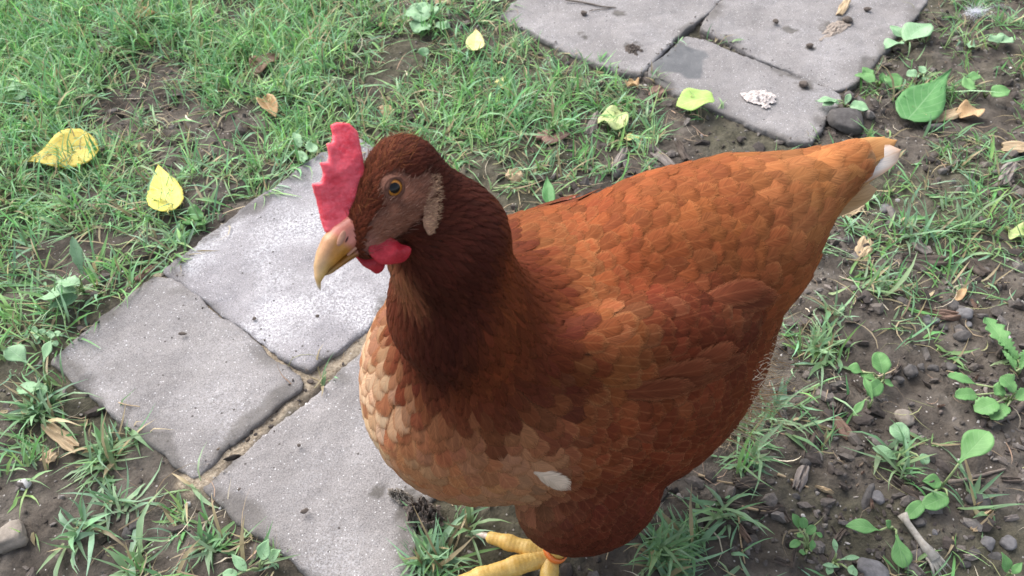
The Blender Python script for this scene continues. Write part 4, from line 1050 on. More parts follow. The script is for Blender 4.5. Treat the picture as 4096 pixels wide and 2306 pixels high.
for i, (x, y, l, w, a, s) in enumerate([(3890, 1990, 48, 36, -40, 'grey stone left of the tan splinter at lower right'), (3930, 2010, 110, 60, -20, 'broad dark stone under the tan splinter at lower right'), (3670, 2098, 54, 40, 10, 'dark stone by the head of the pale dried stalk'), (3732, 2140, 24, 24, 0, 'small cube-like pale stone right of the dried stalk'),
        (3960, 2165, 66, 54, -30, 'faceted grey stone near the lower right corner'), (4045, 2165, 80, 50, -35, 'slanted grey stone at the right border near the bottom'), (3895, 2215, 50, 40, 25, 'grey stone left of the faceted one near the lower right corner'), (3870, 2250, 46, 30, 0, 'dark flat stone below the others near the lower right corner'), (3650, 2000, 42, 24, 0, 'silvery stone left of the plantain leaves')]):
    stone('stone', s, x, y, l, w, a, M_STONE if i in (3, 4, 5) else M_DSTONE, .75, boxy=.45)
stone('stone', 'dark pebble under the long grey chip behind the back', 2467, 686, 40, 34, 0, M_DSTONE, .8)
stone('stone', 'small rounded grey stone in the grass beyond the comb side leaf', 2035, 222, 26, 20, 0, M_DSTONE, .8)
# wood
chip('wood_chip', 'tan torn wood chip left of the small slab', 243, 1746, 150, 62, -38, M_TAN, .004)
chip('wood_chip', 'crumbly tan flake below the torn chip at left', 200, 1832, 60, 44, 40, M_TAN, .003)
chip('bark_chip', 'pale reddish bark flake with split end behind the neck', 2210, 540, 104, 70, 22, M_PINKB, .004, 'bark')
chip('bark_chip', 'red brick-coloured flake behind the saddle dip of the back', 2255, 806, 86, 34, 12, M_RED, .004, 'flake')
chip('wood_chip', 'long grey chip standing among the grass behind the back', 2482, 628, 84, 32, 60, M_GREYW, .005)
chip('wood_chip', 'dark grey split chip just above the middle of the back', 2650, 625, 110, 34, -40, M_GREYW, .004)
chip('wood_chip', 'second dark chip right of the split one above the back', 2730, 600, 70, 30, -62, M_BARK, .004)
chip('bark_chip', 'dark oval bark piece beside the nape', 2150, 708, 56, 24, 4, M_BARK, .004, 'bark')
chip('bark_chip', 'tan crumbly flake on the soil right of the nape', 2056, 712, 52, 48, 30, M_TAN, .003, 'flake')
chip('bark_chip', 'brown bark flake beside the dark corner of the slab', 2634, 356, 66, 40, 42, M_BROWN, .003, 'bark')
chip('bark_chip', 'wide dark bark strip in the soil above the head', 1625, 452, 100, 30, 18, M_BARK, .003, 'bark')
chip('wood_chip', 'pale tan flake above the crown of the head', 1541, 424, 52, 44, 10, M_TAN, .003)
chip('bark_chip', 'grey bark strip beside the crumpled pale leaf', 2372, 492, 90, 36, 65, M_GREYW, .003, 'bark')
chip('bark_chip', 'long dark bark strip on the soil right of the hen', 3718, 1022, 190, 40, -3, M_BARK, .005, 'bark')
chip('wood_chip', 'short grey chip above the long dark bark strip', 3694, 978, 72, 34, -36, M_GREYW, .006)
chip('wood_chip', 'square tan chip beside the rump', 3457, 990, 74, 72, 70, M_TAN, .003)
chip('bark_chip', 'black bark lump near the right edge by thin grass', 3910, 1062, 86, 44, -35, M_BARK, .007, 'bark')
chip('wood_chip', 'spindle-shaped brown piece of wood among grey stones', 3783, 1250, 152, 36, -10, M_BROWN, .008, taper=.75)
chip('wood_chip', 'slanting brown bark stick right of the thigh', 3372, 1698, 110, 40, -50, M_BROWN, .006)
chip('wood_chip', 'dark rectangular bark plate right of the belly', 3000, 1925, 112, 52, 6, M_BARK, .004)
chip('wood_chip', 'grey weathered wood flake with a straw across it', 3210, 1900, 92, 56, 68, M_GREYW, .005)
chip('wood_chip', 'thin tan sliver below the grey weathered flake', 3298, 1957, 72, 20, -24, M_TAN, .003, taper=.6)
chip('wood_chip', 'yellowish splinter on a dark stone at lower right', 3945, 2000, 82, 18, 28, M_TAN, .003, taper=.6)
chip('wood_chip', 'ragged tan wood flake below the yellowish splinter', 3935, 2078, 104, 46, 42, M_TAN, .004)
chip('wood_chip', 'brown broken stick at the bottom edge beside the flat grey rock', 3640, 2262, 120, 34, -45, M_GREYW, .008, taper=.4)
chip('wood_chip', 'brown sliver left of the leafy sprouts at the bottom', 2983, 2128, 76, 24, -55, M_BROWN, .004)
chip('wood_chip', 'straw-coloured strip of wood touching the green leaf', 3790, 455, 112, 44, 14, M_TAN, .004)
chip('wood_chip', 'pale tan flake at the right border level with the tail', 4045, 606, 90, 40, -5, M_TAN, .003)
chip('wood_chip', 'grey bark piece near the right border below the pale flake', 4020, 710, 80, 50, 55, M_GREYW, .005)
chip('wood_chip', 'slim brown chip lying in the slab-side grass at left', 575, 1090, 84, 22, 40, M_PINKB, .004)
chip('wood_chip', 'tan flake right of the tail underside', 3410, 830, 90, 40, 28, M_TAN, .003)
chip('wood_chip', 'brown chip in the grass at the top behind the comb', 1770, 12, 60, 24, 4, M_TAN, .003)
chip('wood_chip', 'grey flat chip in the lush grass top left', 410, 135, 60, 40, -10, M_GREYW, .003)
chip('wood_chip', 'long flat grey-brown chip sliding under the lush grass top left', 405, 180, 70, 36, -40, M_GREYW, .003)
chip('wood_chip', 'pale flake on the upper right slab', 3370, 42, 62, 30, 60, M_TAN, .002)
# a scatter of look-alike mulch bits
base_bits = []
nb = 0
while nb < 70:
    x, y = (rng.uniform(2900, 4096), rng.uniform(1150, 2306)) if nb % 3 else (rng.uniform(1400, 3000), rng.uniform(280, 800))
    p = at(x, y)
    if not (nb % 3) and y > 820 - (x - 1400) * .25: continue
    if nb % 3 and x < 3150 and y < 1900: continue
    if _look(_SD, p[:2]) < .006: continue
    if nb < 4:
        o = chip('mulch_bit', 'small dark mulch bit lying loose on the bare soil', x, y, rng.uniform(26, 44), rng.uniform(10, 20), rng.uniform(0, 180), (M_BARK, M_GREYW, M_BROWN, M_BARK)[nb], .003, 'mulch', 'small mulch bits on the soil'); base_bits.append(o)
    else:
        o = base_bits[rng.randint(4)].copy(); COL.objects.link(o); g = floor_at(x, y); o.location = (g[0], g[1], g[2] + .0015); o.rotation_euler = (rng.normal(0, .2), rng.normal(0, .2), rng.uniform(0, 6.28)); s = rng.uniform(.6, 1.4); o.scale = (s, s, s)
    nb += 1
# twigs
twig('twig', 'grey-brown twig rising to the right beside the plantain', [(3795, 1930), (3860, 1915), (3950, 1888), (4030, 1872)], .0021, .0012)
twig('twig', 'dark crooked root piece at the right border above the plantain', [(3955, 1700), (4010, 1672), (4060, 1655), (4110, 1600)], .0030, .0024)
twig('twig', 'thin dark twig lying on the upper left slab', [(2262, 12), (2330, 22), (2400, 38), (2460, 42)], .0014, .0007)
twig('twig', 'fine short twig below the dark one on the upper left slab', [(2355, 54), (2420, 46), (2450, 36)], .0006, .0004)
twig('twig', 'thin brown stick slanting from the tail towards the right', [(3420, 810), (3480, 790), (3570, 755)], .0012, .0008)
twig('twig', 'fine twig below the slanting stick right of the hen', [(3640, 905), (3730, 890), (3830, 862)], .0010, .0006)
twig('straw', 'long pale straw across the bottom, left of the leafy sprouts', [(2960, 2010), (3060, 2030), (3150, 2060)], .0012, .0009, M_TAN, 'straw')
twig('straw', 'pale straw lying on the grey weathered flake', [(3120, 1885), (3200, 1915), (3245, 1938)], .0014, .0008, M_TAN, 'straw')
twig('straw', 'long dry stem running from under the thigh to the right', [(2800, 1885), (2880, 1912), (2960, 1925)], .0012, .0008, M_TAN, 'straw')
twig('straw', 'thin upright dead stem left of the sprouts at the bottom', [(2958, 2050), (2970, 2150), (2985, 2245)], .0008, .0006, M_TAN, 'straw')
twig('straw', 'short pale straw lying on the small slab edge', [(480, 1617), (520, 1630), (562, 1637)], .0006, .0004, M_TAN, 'straw')
# pale dried stalk with a frayed foot
st = thing('dried_stalk', 'pale dried stalk with a frayed lower end among the weeds at lower right', 'stalk', floor_at(3660, 2160))
b0 = floor_at(3590, 2080); b1 = floor_at(3675, 2175); b2 = floor_at(3735, 2240)
M_STALK = plain_mat('dried_stalk', (.34, .30, .25), (.52, .48, .42), 90, .8, .2, .5, 300, (3, 3, 3))
P0 = np.array(st.location); c = np.array([b0 + (0, 0, .012), b0 * .7 + b1 * .3 + (0, 0, .0095), b1 + (0, 0, .0065), b2 + (0, 0, .005)]) - P0
v, f = tube_pts(c, [.0042, .0026, .0028, .0058], 9); mesh('stem', v, f, M_STALK, st)
for k in range(9):
    d = b2 - b1; d /= np.linalg.norm(d); e = np.array([-d[1], d[0], 0]); s = (k - 4) / 4
    a = c[3] + e * s * .005; bb = a + d * (.008 + .006 * rng.rand()) + e * s * .004 - (0, 0, .003)
    v, f = tube_pts([a - d * .006, a + (0, 0, .0005), bb], [.0016, .0012, .0004], 5); mesh('fibre', v, f, M_STALK, st)
# droppings and crumbs on the slabs
M_DROP = plain_mat('dried_dropping', (.42, .36, .33), (.70, .64, .61), 350, .9, .2, .8, 500)
def heap(name, label, x, y, lpx, wpx, ang, mat, n, size, cat, h=.004):
    """a low crumbly heap, one continuous lump"""
    g = at(x, y, .004); d, s = ground_dir(x, y, ang); e, s2 = ground_dir(x, y, ang + 90); L, W = lpx / s / 2, wpx / s2 / 2; sd = rng.randint(999)
    nn = 46; u, v = np.meshgrid(np.linspace(-1.2, 1.2, nn), np.linspace(-1.2, 1.2, nn), indexing='ij'); p = np.stack([u, v, 0 * u], -1)
    r = np.hypot(u, v) + .35 * fbm(p, 2.2, 3, sd)
    z = (1 - sstep(r, .35, 1.0)) * h * (.55 + .6 * np.abs(fbm(p, 5, 3, sd + 4))) * (fbm(p, 7, 2, sd + 7) > -.55) - .0012
    i = np.arange(nn * nn).reshape(nn, nn); q = np.stack([i[:-1, :-1], i[1:, :-1], i[1:, 1:], i[:-1, 1:]], -1).reshape(-1, 4)
    q = q[(z.ravel()[q] > -.0011).any(1)]
    o = mesh(name, np.stack([u * L, v * W, z], -1).reshape(-1, 3), q, mat, smooth=False); o.location = (g[0], g[1], .0035); o.rotation_euler = (0, 0, math.atan2(d[1], d[0]))
    return tag(o, label, cat)
heap('dropping', 'pale crumbly dried dropping in the middle of the slab by the tail', 3035, 385, 118, 62, -28, M_DROP, 0, 0, 'dropping')
M_CRB = plain_mat('dark_crumb', (.06, .05, .045), (.16, .13, .11), 300, .9, .2, .6, 500)
heap('crumb_heap', 'brown crumbs and straw dust on the upper right slab', 3345, 112, 130, 46, 35, plain_mat('crumb_tan', (.20, .16, .13), (.40, .34, .29), 300, .9, .2, .6, 500), 0, 0, 'crumbs', .0022)
heap('crumb_heap', 'small twiggy debris pile near the right corner of the upper left slab', 2532, 196, 62, 40, 10, M_CRB, 0, 0, 'crumbs', .004)
heap('mud_clump', 'wet dark mud clump at the broken corner of the front slab', 1690, 2062, 150, 120, -30, M_CRB, 0, 0, 'mud', .012)
heap('mud_clump', 'thin mud crust under the breast at the edge of the front slab', 1600, 1985, 130, 60, -35, plain_mat('mud_crust', (.11, .095, .08), (.26, .23, .20), 200, .9, .2, .6, 400), 0, 0, 'mud', .006)
for x, y, l, w, a, s in ((3388, 92, 42, 20, 5, 'dark oval crumb right of the brown crumbs on the upper right slab'), (3465, 48, 30, 14, 5, 'small dark crumb near the right edge of the upper right slab'), (3100, 98, 26, 14, -10, 'dark crumb on the left half of the upper right slab'), (3235, 195, 30, 16, 10, 'little brown crumb below the centre of the upper right slab'),
                        (3210, 350, 40, 22, -8, 'flat grey crumb close to the joint on the slab by the tail'), (2335, 65, 26, 16, 0, 'little clod on the left part of the upper left slab'), (1020, 1285, 20, 12, 20, 'tiny brown crumb on the white-blotched slab'), (1272, 1275, 16, 12, 0, 'tiny black crumb on the white-blotched slab near its right edge'),
                        (1198, 1790, 16, 14, 60, 'tiny black crumb in the middle of the front slab'), (1220, 2055, 34, 20, 30, 'dark muddy crumb on the front slab below its middle'), (960, 1965, 18, 9, 50, 'tiny dark crumb near the left edge of the front slab'), (735, 1345, 34, 12, 5, 'tiny brown twiggy crumb on the small slab'), (1240, 1520, 34, 16, -5, 'dark crumb lying in the sandy crossing of the joints')):
    stone('crumb', s, x, y, l, w, a, M_CRB, .6, 'crumb')

# ------------------------------------------------------------------ fallen leaves
def leaf_mat(name, c1, c2, vein, spots=0., spotc=(.12, .07, .03), scale=60., transl=.25, rough=.5):
    m, nt, b = new_mat(name, rough, .35); t = NT(nt)
    uv = t.n('ShaderNodeUVMap', uv_map='uv').outputs[0]; sp = t.n('ShaderNodeSeparateXYZ'); t.l(uv, sp.inputs[0])
    u = t.math('ABSOLUTE', sp.outputs[0]); v = sp.outputs[1]
    c = t.ramp(t.noise(t.obj(), scale, 5., .6), [(.3, c1), (.7, c2)])
    side = t.math('FRACT', t.math('MULTIPLY', t.math('SUBTRACT', v, t.math('MULTIPLY', u, .28)), 8.))
    sv = t.ramp(t.math('ABSOLUTE', t.math('SUBTRACT', side, .5)), [(.0, (1, 1, 1)), (.10, (0, 0, 0))])
    mid = t.ramp(u, [(.0, (1, 1, 1)), (.05, (0, 0, 0))])
    vn = t.math('MAXIMUM', t.math('MULTIPLY', sv, .55), mid)
    c = t.mix(t.math('MULTIPLY', vn, .6), c, vein)
    if spots:
        f = t.ramp(t.noise(t.obj(), 330, 4., .7), [(.60 - .06 * spots, (0, 0, 0)), (.70 - .06 * spots, (1, 1, 1))])
        c = t.mix(t.math('MULTIPLY', f, .75), c, spotc)
    t.l(c, b.inputs['Base Color']); t.bump(t.math('ADD', vn, t.noise(t.obj(), 260, 3.)), b, .4, .0006)
    tr = t.n('ShaderNodeBsdfTranslucent'); t.l(c, tr.inputs[0]); mx = t.n('ShaderNodeMixShader', i_0=transl)
    t.l(b.outputs[0], mx.inputs[1]); t.l(tr.outputs[0], mx.inputs[2]); t.l(mx.outputs[0], nt.nodes['Material Output'].inputs[0])
    return m
PROF = dict(   # half width along the leaf from its stalk to its tip
 acum=[(0, .25), (.05, .68), (.15, .96), (.28, 1), (.42, .84), (.54, .58), (.66, .34), (.78, .19), (.9, .08), (1, .01)],
 ovate=[(0, .05), (.06, .42), (.18, .78), (.32, .98), (.45, 1), (.6, .84), (.75, .55), (.88, .25), (.96, .08), (1, .0)],
 heart=[(0, .30), (.05, .70), (.15, .95), (.3, 1), (.5, .84), (.68, .56), (.82, .28), (.93, .10), (1, .0)],
 spoon=[(0, .10), (.12, .14), (.25, .40), (.4, .78), (.58, 1), (.75, .96), (.88, .70), (.96, .38), (1, .0)],
 lance=[(0, .10), (.15, .30), (.35, .75), (.55, 1), (.72, .88), (.87, .5), (1, .0)],
 round=[(0, .25), (.1, .7), (.3, .98), (.5, 1), (.7, .95), (.87, .65), (.96, .34), (1, .0)],
 long=[(0, .12), (.1, .35), (.25, .60), (.45, .72), (.62, 1), (.75, .95), (.88, .7), (.96, .4), (1, .05)])
def leaf_geo(L, W, prof='ovate', teeth=0., nteeth=9, cup=.12, wave=.08, arch=.0, roll=0., thick=.0004, lobes=0., sd=0, nu=11, nv=34):
    """a leaf along +X from its stalk end: midrib fold, arch along the length, wavy rim, real thickness"""
    pr = np.array(PROF[prof]); T = np.linspace(0, 1, nv); hw = np.interp(T, pr[:, 0], pr[:, 1]) * W / 2
    hw = np.convolve(np.pad(hw, 1, mode='edge'), [.2, .6, .2], 'valid'); hw[-1] = W * .004
    saw = 1 - teeth * np.mod(T * nteeth, 1)
    if lobes: saw = saw * (1 - lobes * (.5 + .5 * np.cos(T * nteeth * 6.283)) * (T > .12) * (T < .85))
    U = np.linspace(-1, 1, nu); u, t = np.meshgrid(U, T, indexing='xy'); w = (hw * saw)[:, None]
    x = t * L + 0 * u; y = u * w
    z = cup * np.abs(u) ** 1.3 * w * 1.2 + wave * W * .5 * np.abs(u) ** 1.5 * np.sin(t * 9 + np.sign(u) * 1.3 + sd) + arch * L * np.sin(t * math.pi) 
    z = z + .02 * W * vnoise(np.stack([t * 5, u * 2, 0 * u + sd], -1), 1., 5 + sd)
    if roll:                                                            # rolled up across its width
        a = u * roll; rr = np.maximum(w, 1e-5) / roll; y = np.sin(a) * rr; z = z * .2 + (1 - np.cos(a)) * rr
    v = np.stack([x, y, z], -1).reshape(-1, 3); n = nu * nv
    i = np.arange(n).reshape(nv, nu); q = np.stack([i[:-1, :-1], i[1:, :-1], i[1:, 1:], i[:-1, 1:]], -1).reshape(-1, 4)[:, ::-1]
    rim = np.concatenate([i[:, 0], i[-1, 1:], i[::-1, -1][1:], i[0, ::-1][1:-1]]); r2 = np.roll(rim, -1)
    V_ = np.concatenate([v, v - np.array([0, 0, thick])]); F_ = np.concatenate([q, q[:, ::-1] + n, np.stack([rim, r2, r2 + n, rim + n], -1)])
    uv = np.tile(np.stack([u, t], -1).reshape(-1, 2), (2, 1))
    return V_, F_, uv
def place(o, base, tip, roll=0., z=None):
    """lay a leaf made along +X from base to tip"""
    b = Vector(base); d = Vector(tip) - b; d.normalize(); y = Vector((0, 0, 1)).cross(d); y.normalize(); zz = d.cross(y)
    M = Matrix((d, y, zz)).transposed().to_4x4(); o.matrix_world = Matrix.Translation(b) @ M @ Matrix.Rotation(roll, 4, 'X')
def fallen(name, label, base, tip, wpx, mat, prof='ovate', hb=.004, ht=.004, stalk=0., roll=0., cat='leaf', **kw):
    b = floor_at(*base) + (0, 0, hb); e = floor_at(*tip) + (0, 0, ht); L = np.linalg.norm(e - b)
    mx, my = (base[0] + tip[0]) / 2, (base[1] + tip[1]) / 2; ang = math.degrees(math.atan2(-(tip[1] - base[1]), tip[0] - base[0]))
    _, s = ground_dir(mx, my, ang + 90); W = wpx / s
    root = thing(name, label, cat, b); v, f, uv = leaf_geo(L, W, prof, sd=rng.randint(50), **kw)
    bl = mesh('blade', v, f, mat, root, uv=uv)
    if stalk:
        a = np.array([(0, 0, 0), (-stalk * .5, .0012, .0008), (-stalk, .0006, -.001)]); v2, f2 = tube_pts(a, [.0007, .0006, .0007], 6); mesh('stalk', v2, f2, mat, root)
    place(root, b, e, roll)
    return root
YEL = leaf_mat('yellow_leaf', (.62, .47, .06), (.78, .64, .14), (.80, .70, .28), .15)
YEL2 = leaf_mat('bright_yellow_leaf', (.78, .66, .10), (.88, .80, .20), (.85, .78, .35), .65, (.22, .18, .06))
YEL3 = leaf_mat('pale_yellow_leaf', (.70, .62, .22), (.85, .78, .40), (.85, .8, .5), .2)
PALEG = leaf_mat('pale_green_leaf', (.50, .62, .22), (.68, .74, .36), (.72, .76, .45), .1)
LIME = leaf_mat('lime_leaf', (.34, .56, .12), (.50, .68, .20), (.62, .74, .34), 0)
GRN = leaf_mat('green_leaf', (.085, .25, .075), (.15, .35, .12), (.30, .48, .24), .0)
BRN = leaf_mat('brown_leaf', (.16, .09, .06), (.30, .19, .13), (.36, .25, .17), .3)
TANL = leaf_mat('tan_leaf', (.46, .28, .13), (.66, .46, .26), (.70, .52, .32), .1)
fallen('fallen_leaf', 'long golden leaf curled at one end, lying in the left grass', (404, 612), (70, 690), 132, YEL, 'acum', hb=.014, ht=.008, cup=.10, wave=.08, arch=.02, roll=math.radians(-10), teeth=.05, nteeth=14)
fallen('fallen_leaf', 'bright yellow pointed leaf with dark flecks, left of the white-blotched slab', (690, 884), (645, 692), 150, YEL2, 'heart', hb=.012, ht=.018, cup=.08, wave=.05, teeth=.04, nteeth=14, stalk=.004)
fallen('fallen_leaf', 'small pale yellow leaf in the grass above the hen, left of the upper slabs', (1900, 222), (1905, 138), 76, YEL3, 'heart', hb=.012, ht=.016, cup=.1, wave=.08)
fallen('fallen_leaf', 'tiny cream leaf scrap in the grass below the small yellow leaf', (2030, 350), (1990, 315), 40, YEL3, 'round', hb=.006, ht=.010, cup=.3, wave=.2)
fallen('fallen_leaf', 'curled dark brown leaf in the grass left of the head', (1010, 290), (1118, 240), 62, BRN, 'ovate', hb=.008, ht=.012, cup=.3, wave=.2, arch=.05)
fallen('fallen_leaf', 'rolled tan leaf standing in the grass left of the comb', (1055, 418), (1105, 486), 60, TANL, 'round', hb=.008, ht=.012, roll=0., cup=.9, wave=.1)
fallen('fallen_leaf', 'rolled straw-coloured leaf at the top left in the grass', (545, 108), (640, 80), 30, TANL, 'lance', hb=.008, ht=.010, cup=.7, wave=.2)
fallen('fallen_leaf', 'big green leaf with drawn-out tip, right of the tail', (3625, 492), (3792, 308), 150, GRN, 'acum', hb=.010, ht=.018, cup=.06, wave=.06, arch=.02, teeth=.03, nteeth=20)
fallen('fallen_leaf', 'crumpled tan leaf beside the straw-coloured wood strip', (3840, 470), (3915, 442), 56, TANL, 'round', hb=.006, ht=.008, cup=.35, wave=.3, arch=.08)
fallen('fallen_leaf', 'crumpled pale green leaf scrap in the grass above the back', (2400, 470), (2505, 515), 82, PALEG, 'round', hb=.012, ht=.014, cup=.2, wave=.22, arch=.05, teeth=.10, nteeth=15)
fallen('fallen_leaf', 'frilly lime green lettuce scrap against the damp-cornered slab', (2845, 425), (2702, 436), 78, LIME, 'round', hb=.010, ht=.008, cup=.18, wave=.16, arch=.06, teeth=.12, nteeth=17)
fallen('fallen_leaf', 'cream flake of leaf under the crumpled pale green scrap', (2490, 542), (2560, 548), 24, YEL3, 'lance', hb=.004, ht=.004, cup=.3, wave=.3)
fallen('fallen_leaf', 'small ochre leaf on the soil beside the brown bark flake', (2510, 335), (2545, 362), 36, TANL, 'round', hb=.005, ht=.006, cup=.4, wave=.4)
fallen('fallen_leaf', 'twisted tan leaf on the bare soil at the right', (3865, 1146), (3828, 1200), 34, TANL, 'spoon', hb=.006, ht=.003, cup=.4, wave=.4)
fallen('fallen_leaf', 'green triangular leaf tip showing behind the saddle of the hen', (2195, 835), (2185, 740), 52, GRN, 'heart', hb=.010, ht=.022, cup=.2, wave=.1)
fallen('fallen_leaf', 'pale bleached leaf at the right border above the dandelion', (4010, 925), (4100, 975), 60, PALEG, 'lance', hb=.004, ht=.006, cup=.3, wave=.4)
# curved dark strip in the left grass
o = twig('plastic_strip', 'curved dark grey strip half hidden in the left grass', [(160, 378), (128, 390), (118, 420), (130, 450)], .0030, .0026, plain_mat('dark_strip', (.05, .06, .065), (.09, .10, .11), 90, .5, .4, .2), 'strip', .006, wob=0)
# down feather at the top right
fl = thing('fluffy_feather', 'small white fluffy down feather caught in the grass at the top right', 'feather', floor_at(3895, 62))
nP = 260; d = rng.randn(nP, 3); d[:, 2] = np.abs(d[:, 2]) * .6; d /= np.linalg.norm(d, axis=1, keepdims=True); d[:, 0] *= 1.5
strands('barbs', np.tile([[0, 0, .012]], (nP, 1)) + rng.randn(nP, 3) * np.array([.006, .003, .002]), d, np.tile([[0, 0, 1.]], (nP, 1)), .006 + .008 * rng.rand(nP), .00022, np.tile([[.72, .73, .78]], (nP, 1)), fl, M_DOWN, .8)
v, f = tube_pts([(-.012, 0, .008), (0, .001, .012), (.012, .002, .011)], [.0004, .0004, .0002], 5); mesh('quill', v, f, M_PALE, fl)

# ------------------------------------------------------------------ weeds
WEED = [leaf_mat('weed_green', (.115, .275, .085), (.19, .385, .135), (.30, .48, .22), .0, scale=45, transl=.2),
        leaf_mat('weed_pale_green', (.22, .40, .20), (.33, .52, .30), (.46, .62, .42), .12, (.10, .14, .07), scale=45, transl=.2),
        leaf_mat('weed_deep_green', (.065, .19, .05), (.125, .30, .085), (.25, .42, .18), .0, scale=45, transl=.2)]
M_STEM = plain_mat('weed_stem', (.22, .30, .12), (.36, .42, .22), 90, .6, .3, .2)
def weed(name, label, base, leaves, mat=0, prof='spoon', cat='weed', group=None, **kw):
    """leaves: (x, y of the blade's near end), (x, y of its tip), width in pixels, height of near end, height of tip"""
    b = floor_at(*base); root = thing(name, label, cat, b, 0, group)
    for lf in leaves:
        n_, t_, wpx, h0, h1 = lf[:5]; pf = lf[5] if len(lf) > 5 else prof
        p0 = at(*n_, z=h0); p1 = at(*t_, z=h1)
        for p, h in ((p0, h0), (p1, h1)): p[2] = max(h, float(soil_fast(p[:2])) + .0035)
        L = np.linalg.norm(p1 - p0); ang = math.degrees(math.atan2(-(t_[1] - n_[1]), t_[0] - n_[0])); _, s = ground_dir(*n_, ang + 90); W = wpx / s * (1 - p0[2] / CAM_H)
        v, f, uv = leaf_geo(L, W, pf, sd=rng.randint(50), nu=9, nv=24, **{**dict(cup=.18, wave=.10, arch=.06), **kw})
        lo = mesh('leaf', v, f, WEED[mat], root, uv=uv)
        d = Vector(p1 - p0).normalized(); y_ = Vector((0, 0, 1)).cross(d).normalized(); z_ = d.cross(y_)
        lo.matrix_local = Matrix.Translation(Vector(p0 - b)) @ Matrix((d, y_, z_)).transposed().to_4x4() @ Matrix.Rotation(rng.normal(0, .15), 4, 'X')
        e = p0 - b; mid = e * .5 + np.array([0, 0, .25 * np.linalg.norm(e)])
        if np.linalg.norm(e) > .004:
            v, f = tube_pts([np.zeros(3), mid * .6, mid * .9 + e * .1, e], [.0012, .0010, .0009, .0008], 6); mesh('stem', v, f, M_STEM, root)
    return root
weed('plantain', 'plantain with one large upright rounded leaf beside the twig at right', (3765, 1950), [((3835, 1855), (3955, 1725), 125, .030, .042, 'spoon'), ((3765, 1930), (3688, 1925), 52, .008, .010, 'ovate'), ((3790, 1985), (3690, 2030), 70, .010, .008, 'round'), ((3690, 2010), (3625, 2075), 62, .008, .006, 'round')], 0, arch=.02)
weed('broadleaf_weed', 'weed with two spoon leaves around the top of the dried stalk', (3573, 2115), [((3520, 2122), (3382, 2105), 62, .008, .010, 'lance'), ((3585, 2140), (3612, 2275), 74, .010, .004, 'spoon'), ((3560, 2112), (3545, 2085), 30, .008, .014, 'round')], 0)
weed('leafy_sprout', 'cluster of small-leaved sprouts at the bottom right of the hen', (3232, 2190), [((3195, 2115), (3172, 2055), 36, .014, .020, 'lance'), ((3215, 2115), (3212, 2068), 34, .016, .022, 'round'), ((3228, 2135), (3262, 2105), 38, .014, .018, 'round'), ((3198, 2165), (3160, 2190), 34, .010, .012, 'round'), ((3245, 2205), (3252, 2160), 28, .008, .014, 'lance'), ((3210, 2140), (3190, 2148), 24, .012, .014, 'round'), ((3262, 2130), (3290, 2150), 20, .012, .010, 'lance'), ((3225, 2215), (3195, 2208), 24, .006, .008, 'lance')], 0)
weed('leafy_sprout', 'ragged low sprouts right of the small-leaved cluster at the bottom', (3340, 2240), [((3345, 2215), (3335, 2155), 22, .008, .012, 'lance'), ((3360, 2240), (3440, 2230), 22, .006, .004, 'lance'), ((3330, 2260), (3310, 2300), 34, .006, .004, 'lance'), ((3390, 2275), (3430, 2300), 40, .006, .004, 'round'), ((3355, 2270), (3290, 2260), 20, .006, .008, 'lance')], 1)
weed('round_leaved_weed', 'weed with round spread leaves on bare soil right of the hen', (3535, 1520), [((3532, 1495), (3508, 1408), 66, .016, .022, 'round'), ((3450, 1490), (3392, 1468), 40, .010, .012, 'lance'), ((3525, 1530), (3468, 1580), 62, .010, .008, 'round'), ((3538, 1532), (3572, 1540), 30, .008, .006, 'round'), ((3500, 1515), (3440, 1500), 28, .008, .008, 'round')], 0)
weed('dandelion', 'dandelion with jagged drooping leaves at the right border', (4078, 1490), [((4062, 1470), (3940, 1268), 84, .010, .018, 'long'), ((4070, 1440), (4000, 1350), 60, .012, .020, 'long'), ((4080, 1480), (4110, 1400), 60, .01, .02, 'long'), ((4065, 1485), (4010, 1400), 24, .014, .02, 'lance')], 0, lobes=.45, nteeth=6, teeth=.15)
weed('jagged_weed', 'low weed with several jagged leaves below the dandelion at right', (4040, 1600), [((3905, 1538), (3790, 1505), 46, .010, .014, 'long'), ((3905, 1580), (3818, 1585), 52, .008, .010, 'round'), ((3990, 1610), (3900, 1650), 84, .012, .006, 'round'), ((4020, 1580), (3975, 1545), 60, .014, .018, 'long'), ((4060, 1570), (4005, 1505), 66, .016, .022, 'long'), ((4030, 1625), (3965, 1680), 74, .01, .006, 'round'), ((4070, 1600), (4110, 1560), 60, .012, .014, 'round')], 0, teeth=.2, nteeth=6)
weed('broadleaf_weed', 'pale broad weed leaf beside wilted grass above the dried stalk', (3600, 1800), [((3645, 1775), (3562, 1705), 74, .008, .012, 'spoon'), ((3590, 1840), (3490, 1790), 44, .006, .010, 'lance'), ((3700, 1860), (3690, 1815), 40, .008, .012, 'round')], 1)
weed('thin_leaved_weed', 'narrow-leaved weed standing left of the round-leaved one', (3480, 1625), [((3460, 1600), (3412, 1660), 34, .012, .006, 'lance'), ((3490, 1600), (3455, 1510), 30, .010, .016, 'lance')], 0)
weed('broadleaf_weed', 'single pair of leaves at the bottom right corner', (4040, 2300), [((4030, 2290), (4008, 2210), 44, .010, .022, 'ovate'), ((4050, 2295), (4090, 2250), 40, .010, .016, 'ovate')], 0)
weed('broadleaf_weed', 'pale oval leaf overhanging the right side of the upper right slab', (3640, 160), [((3622, 165), (3728, 95), 76, .008, .014, 'ovate'), ((3600, 170), (3538, 195), 50, .006, .006, 'ovate'), ((3610, 150), (3560, 105), 32, .006, .010, 'ovate')], 1)
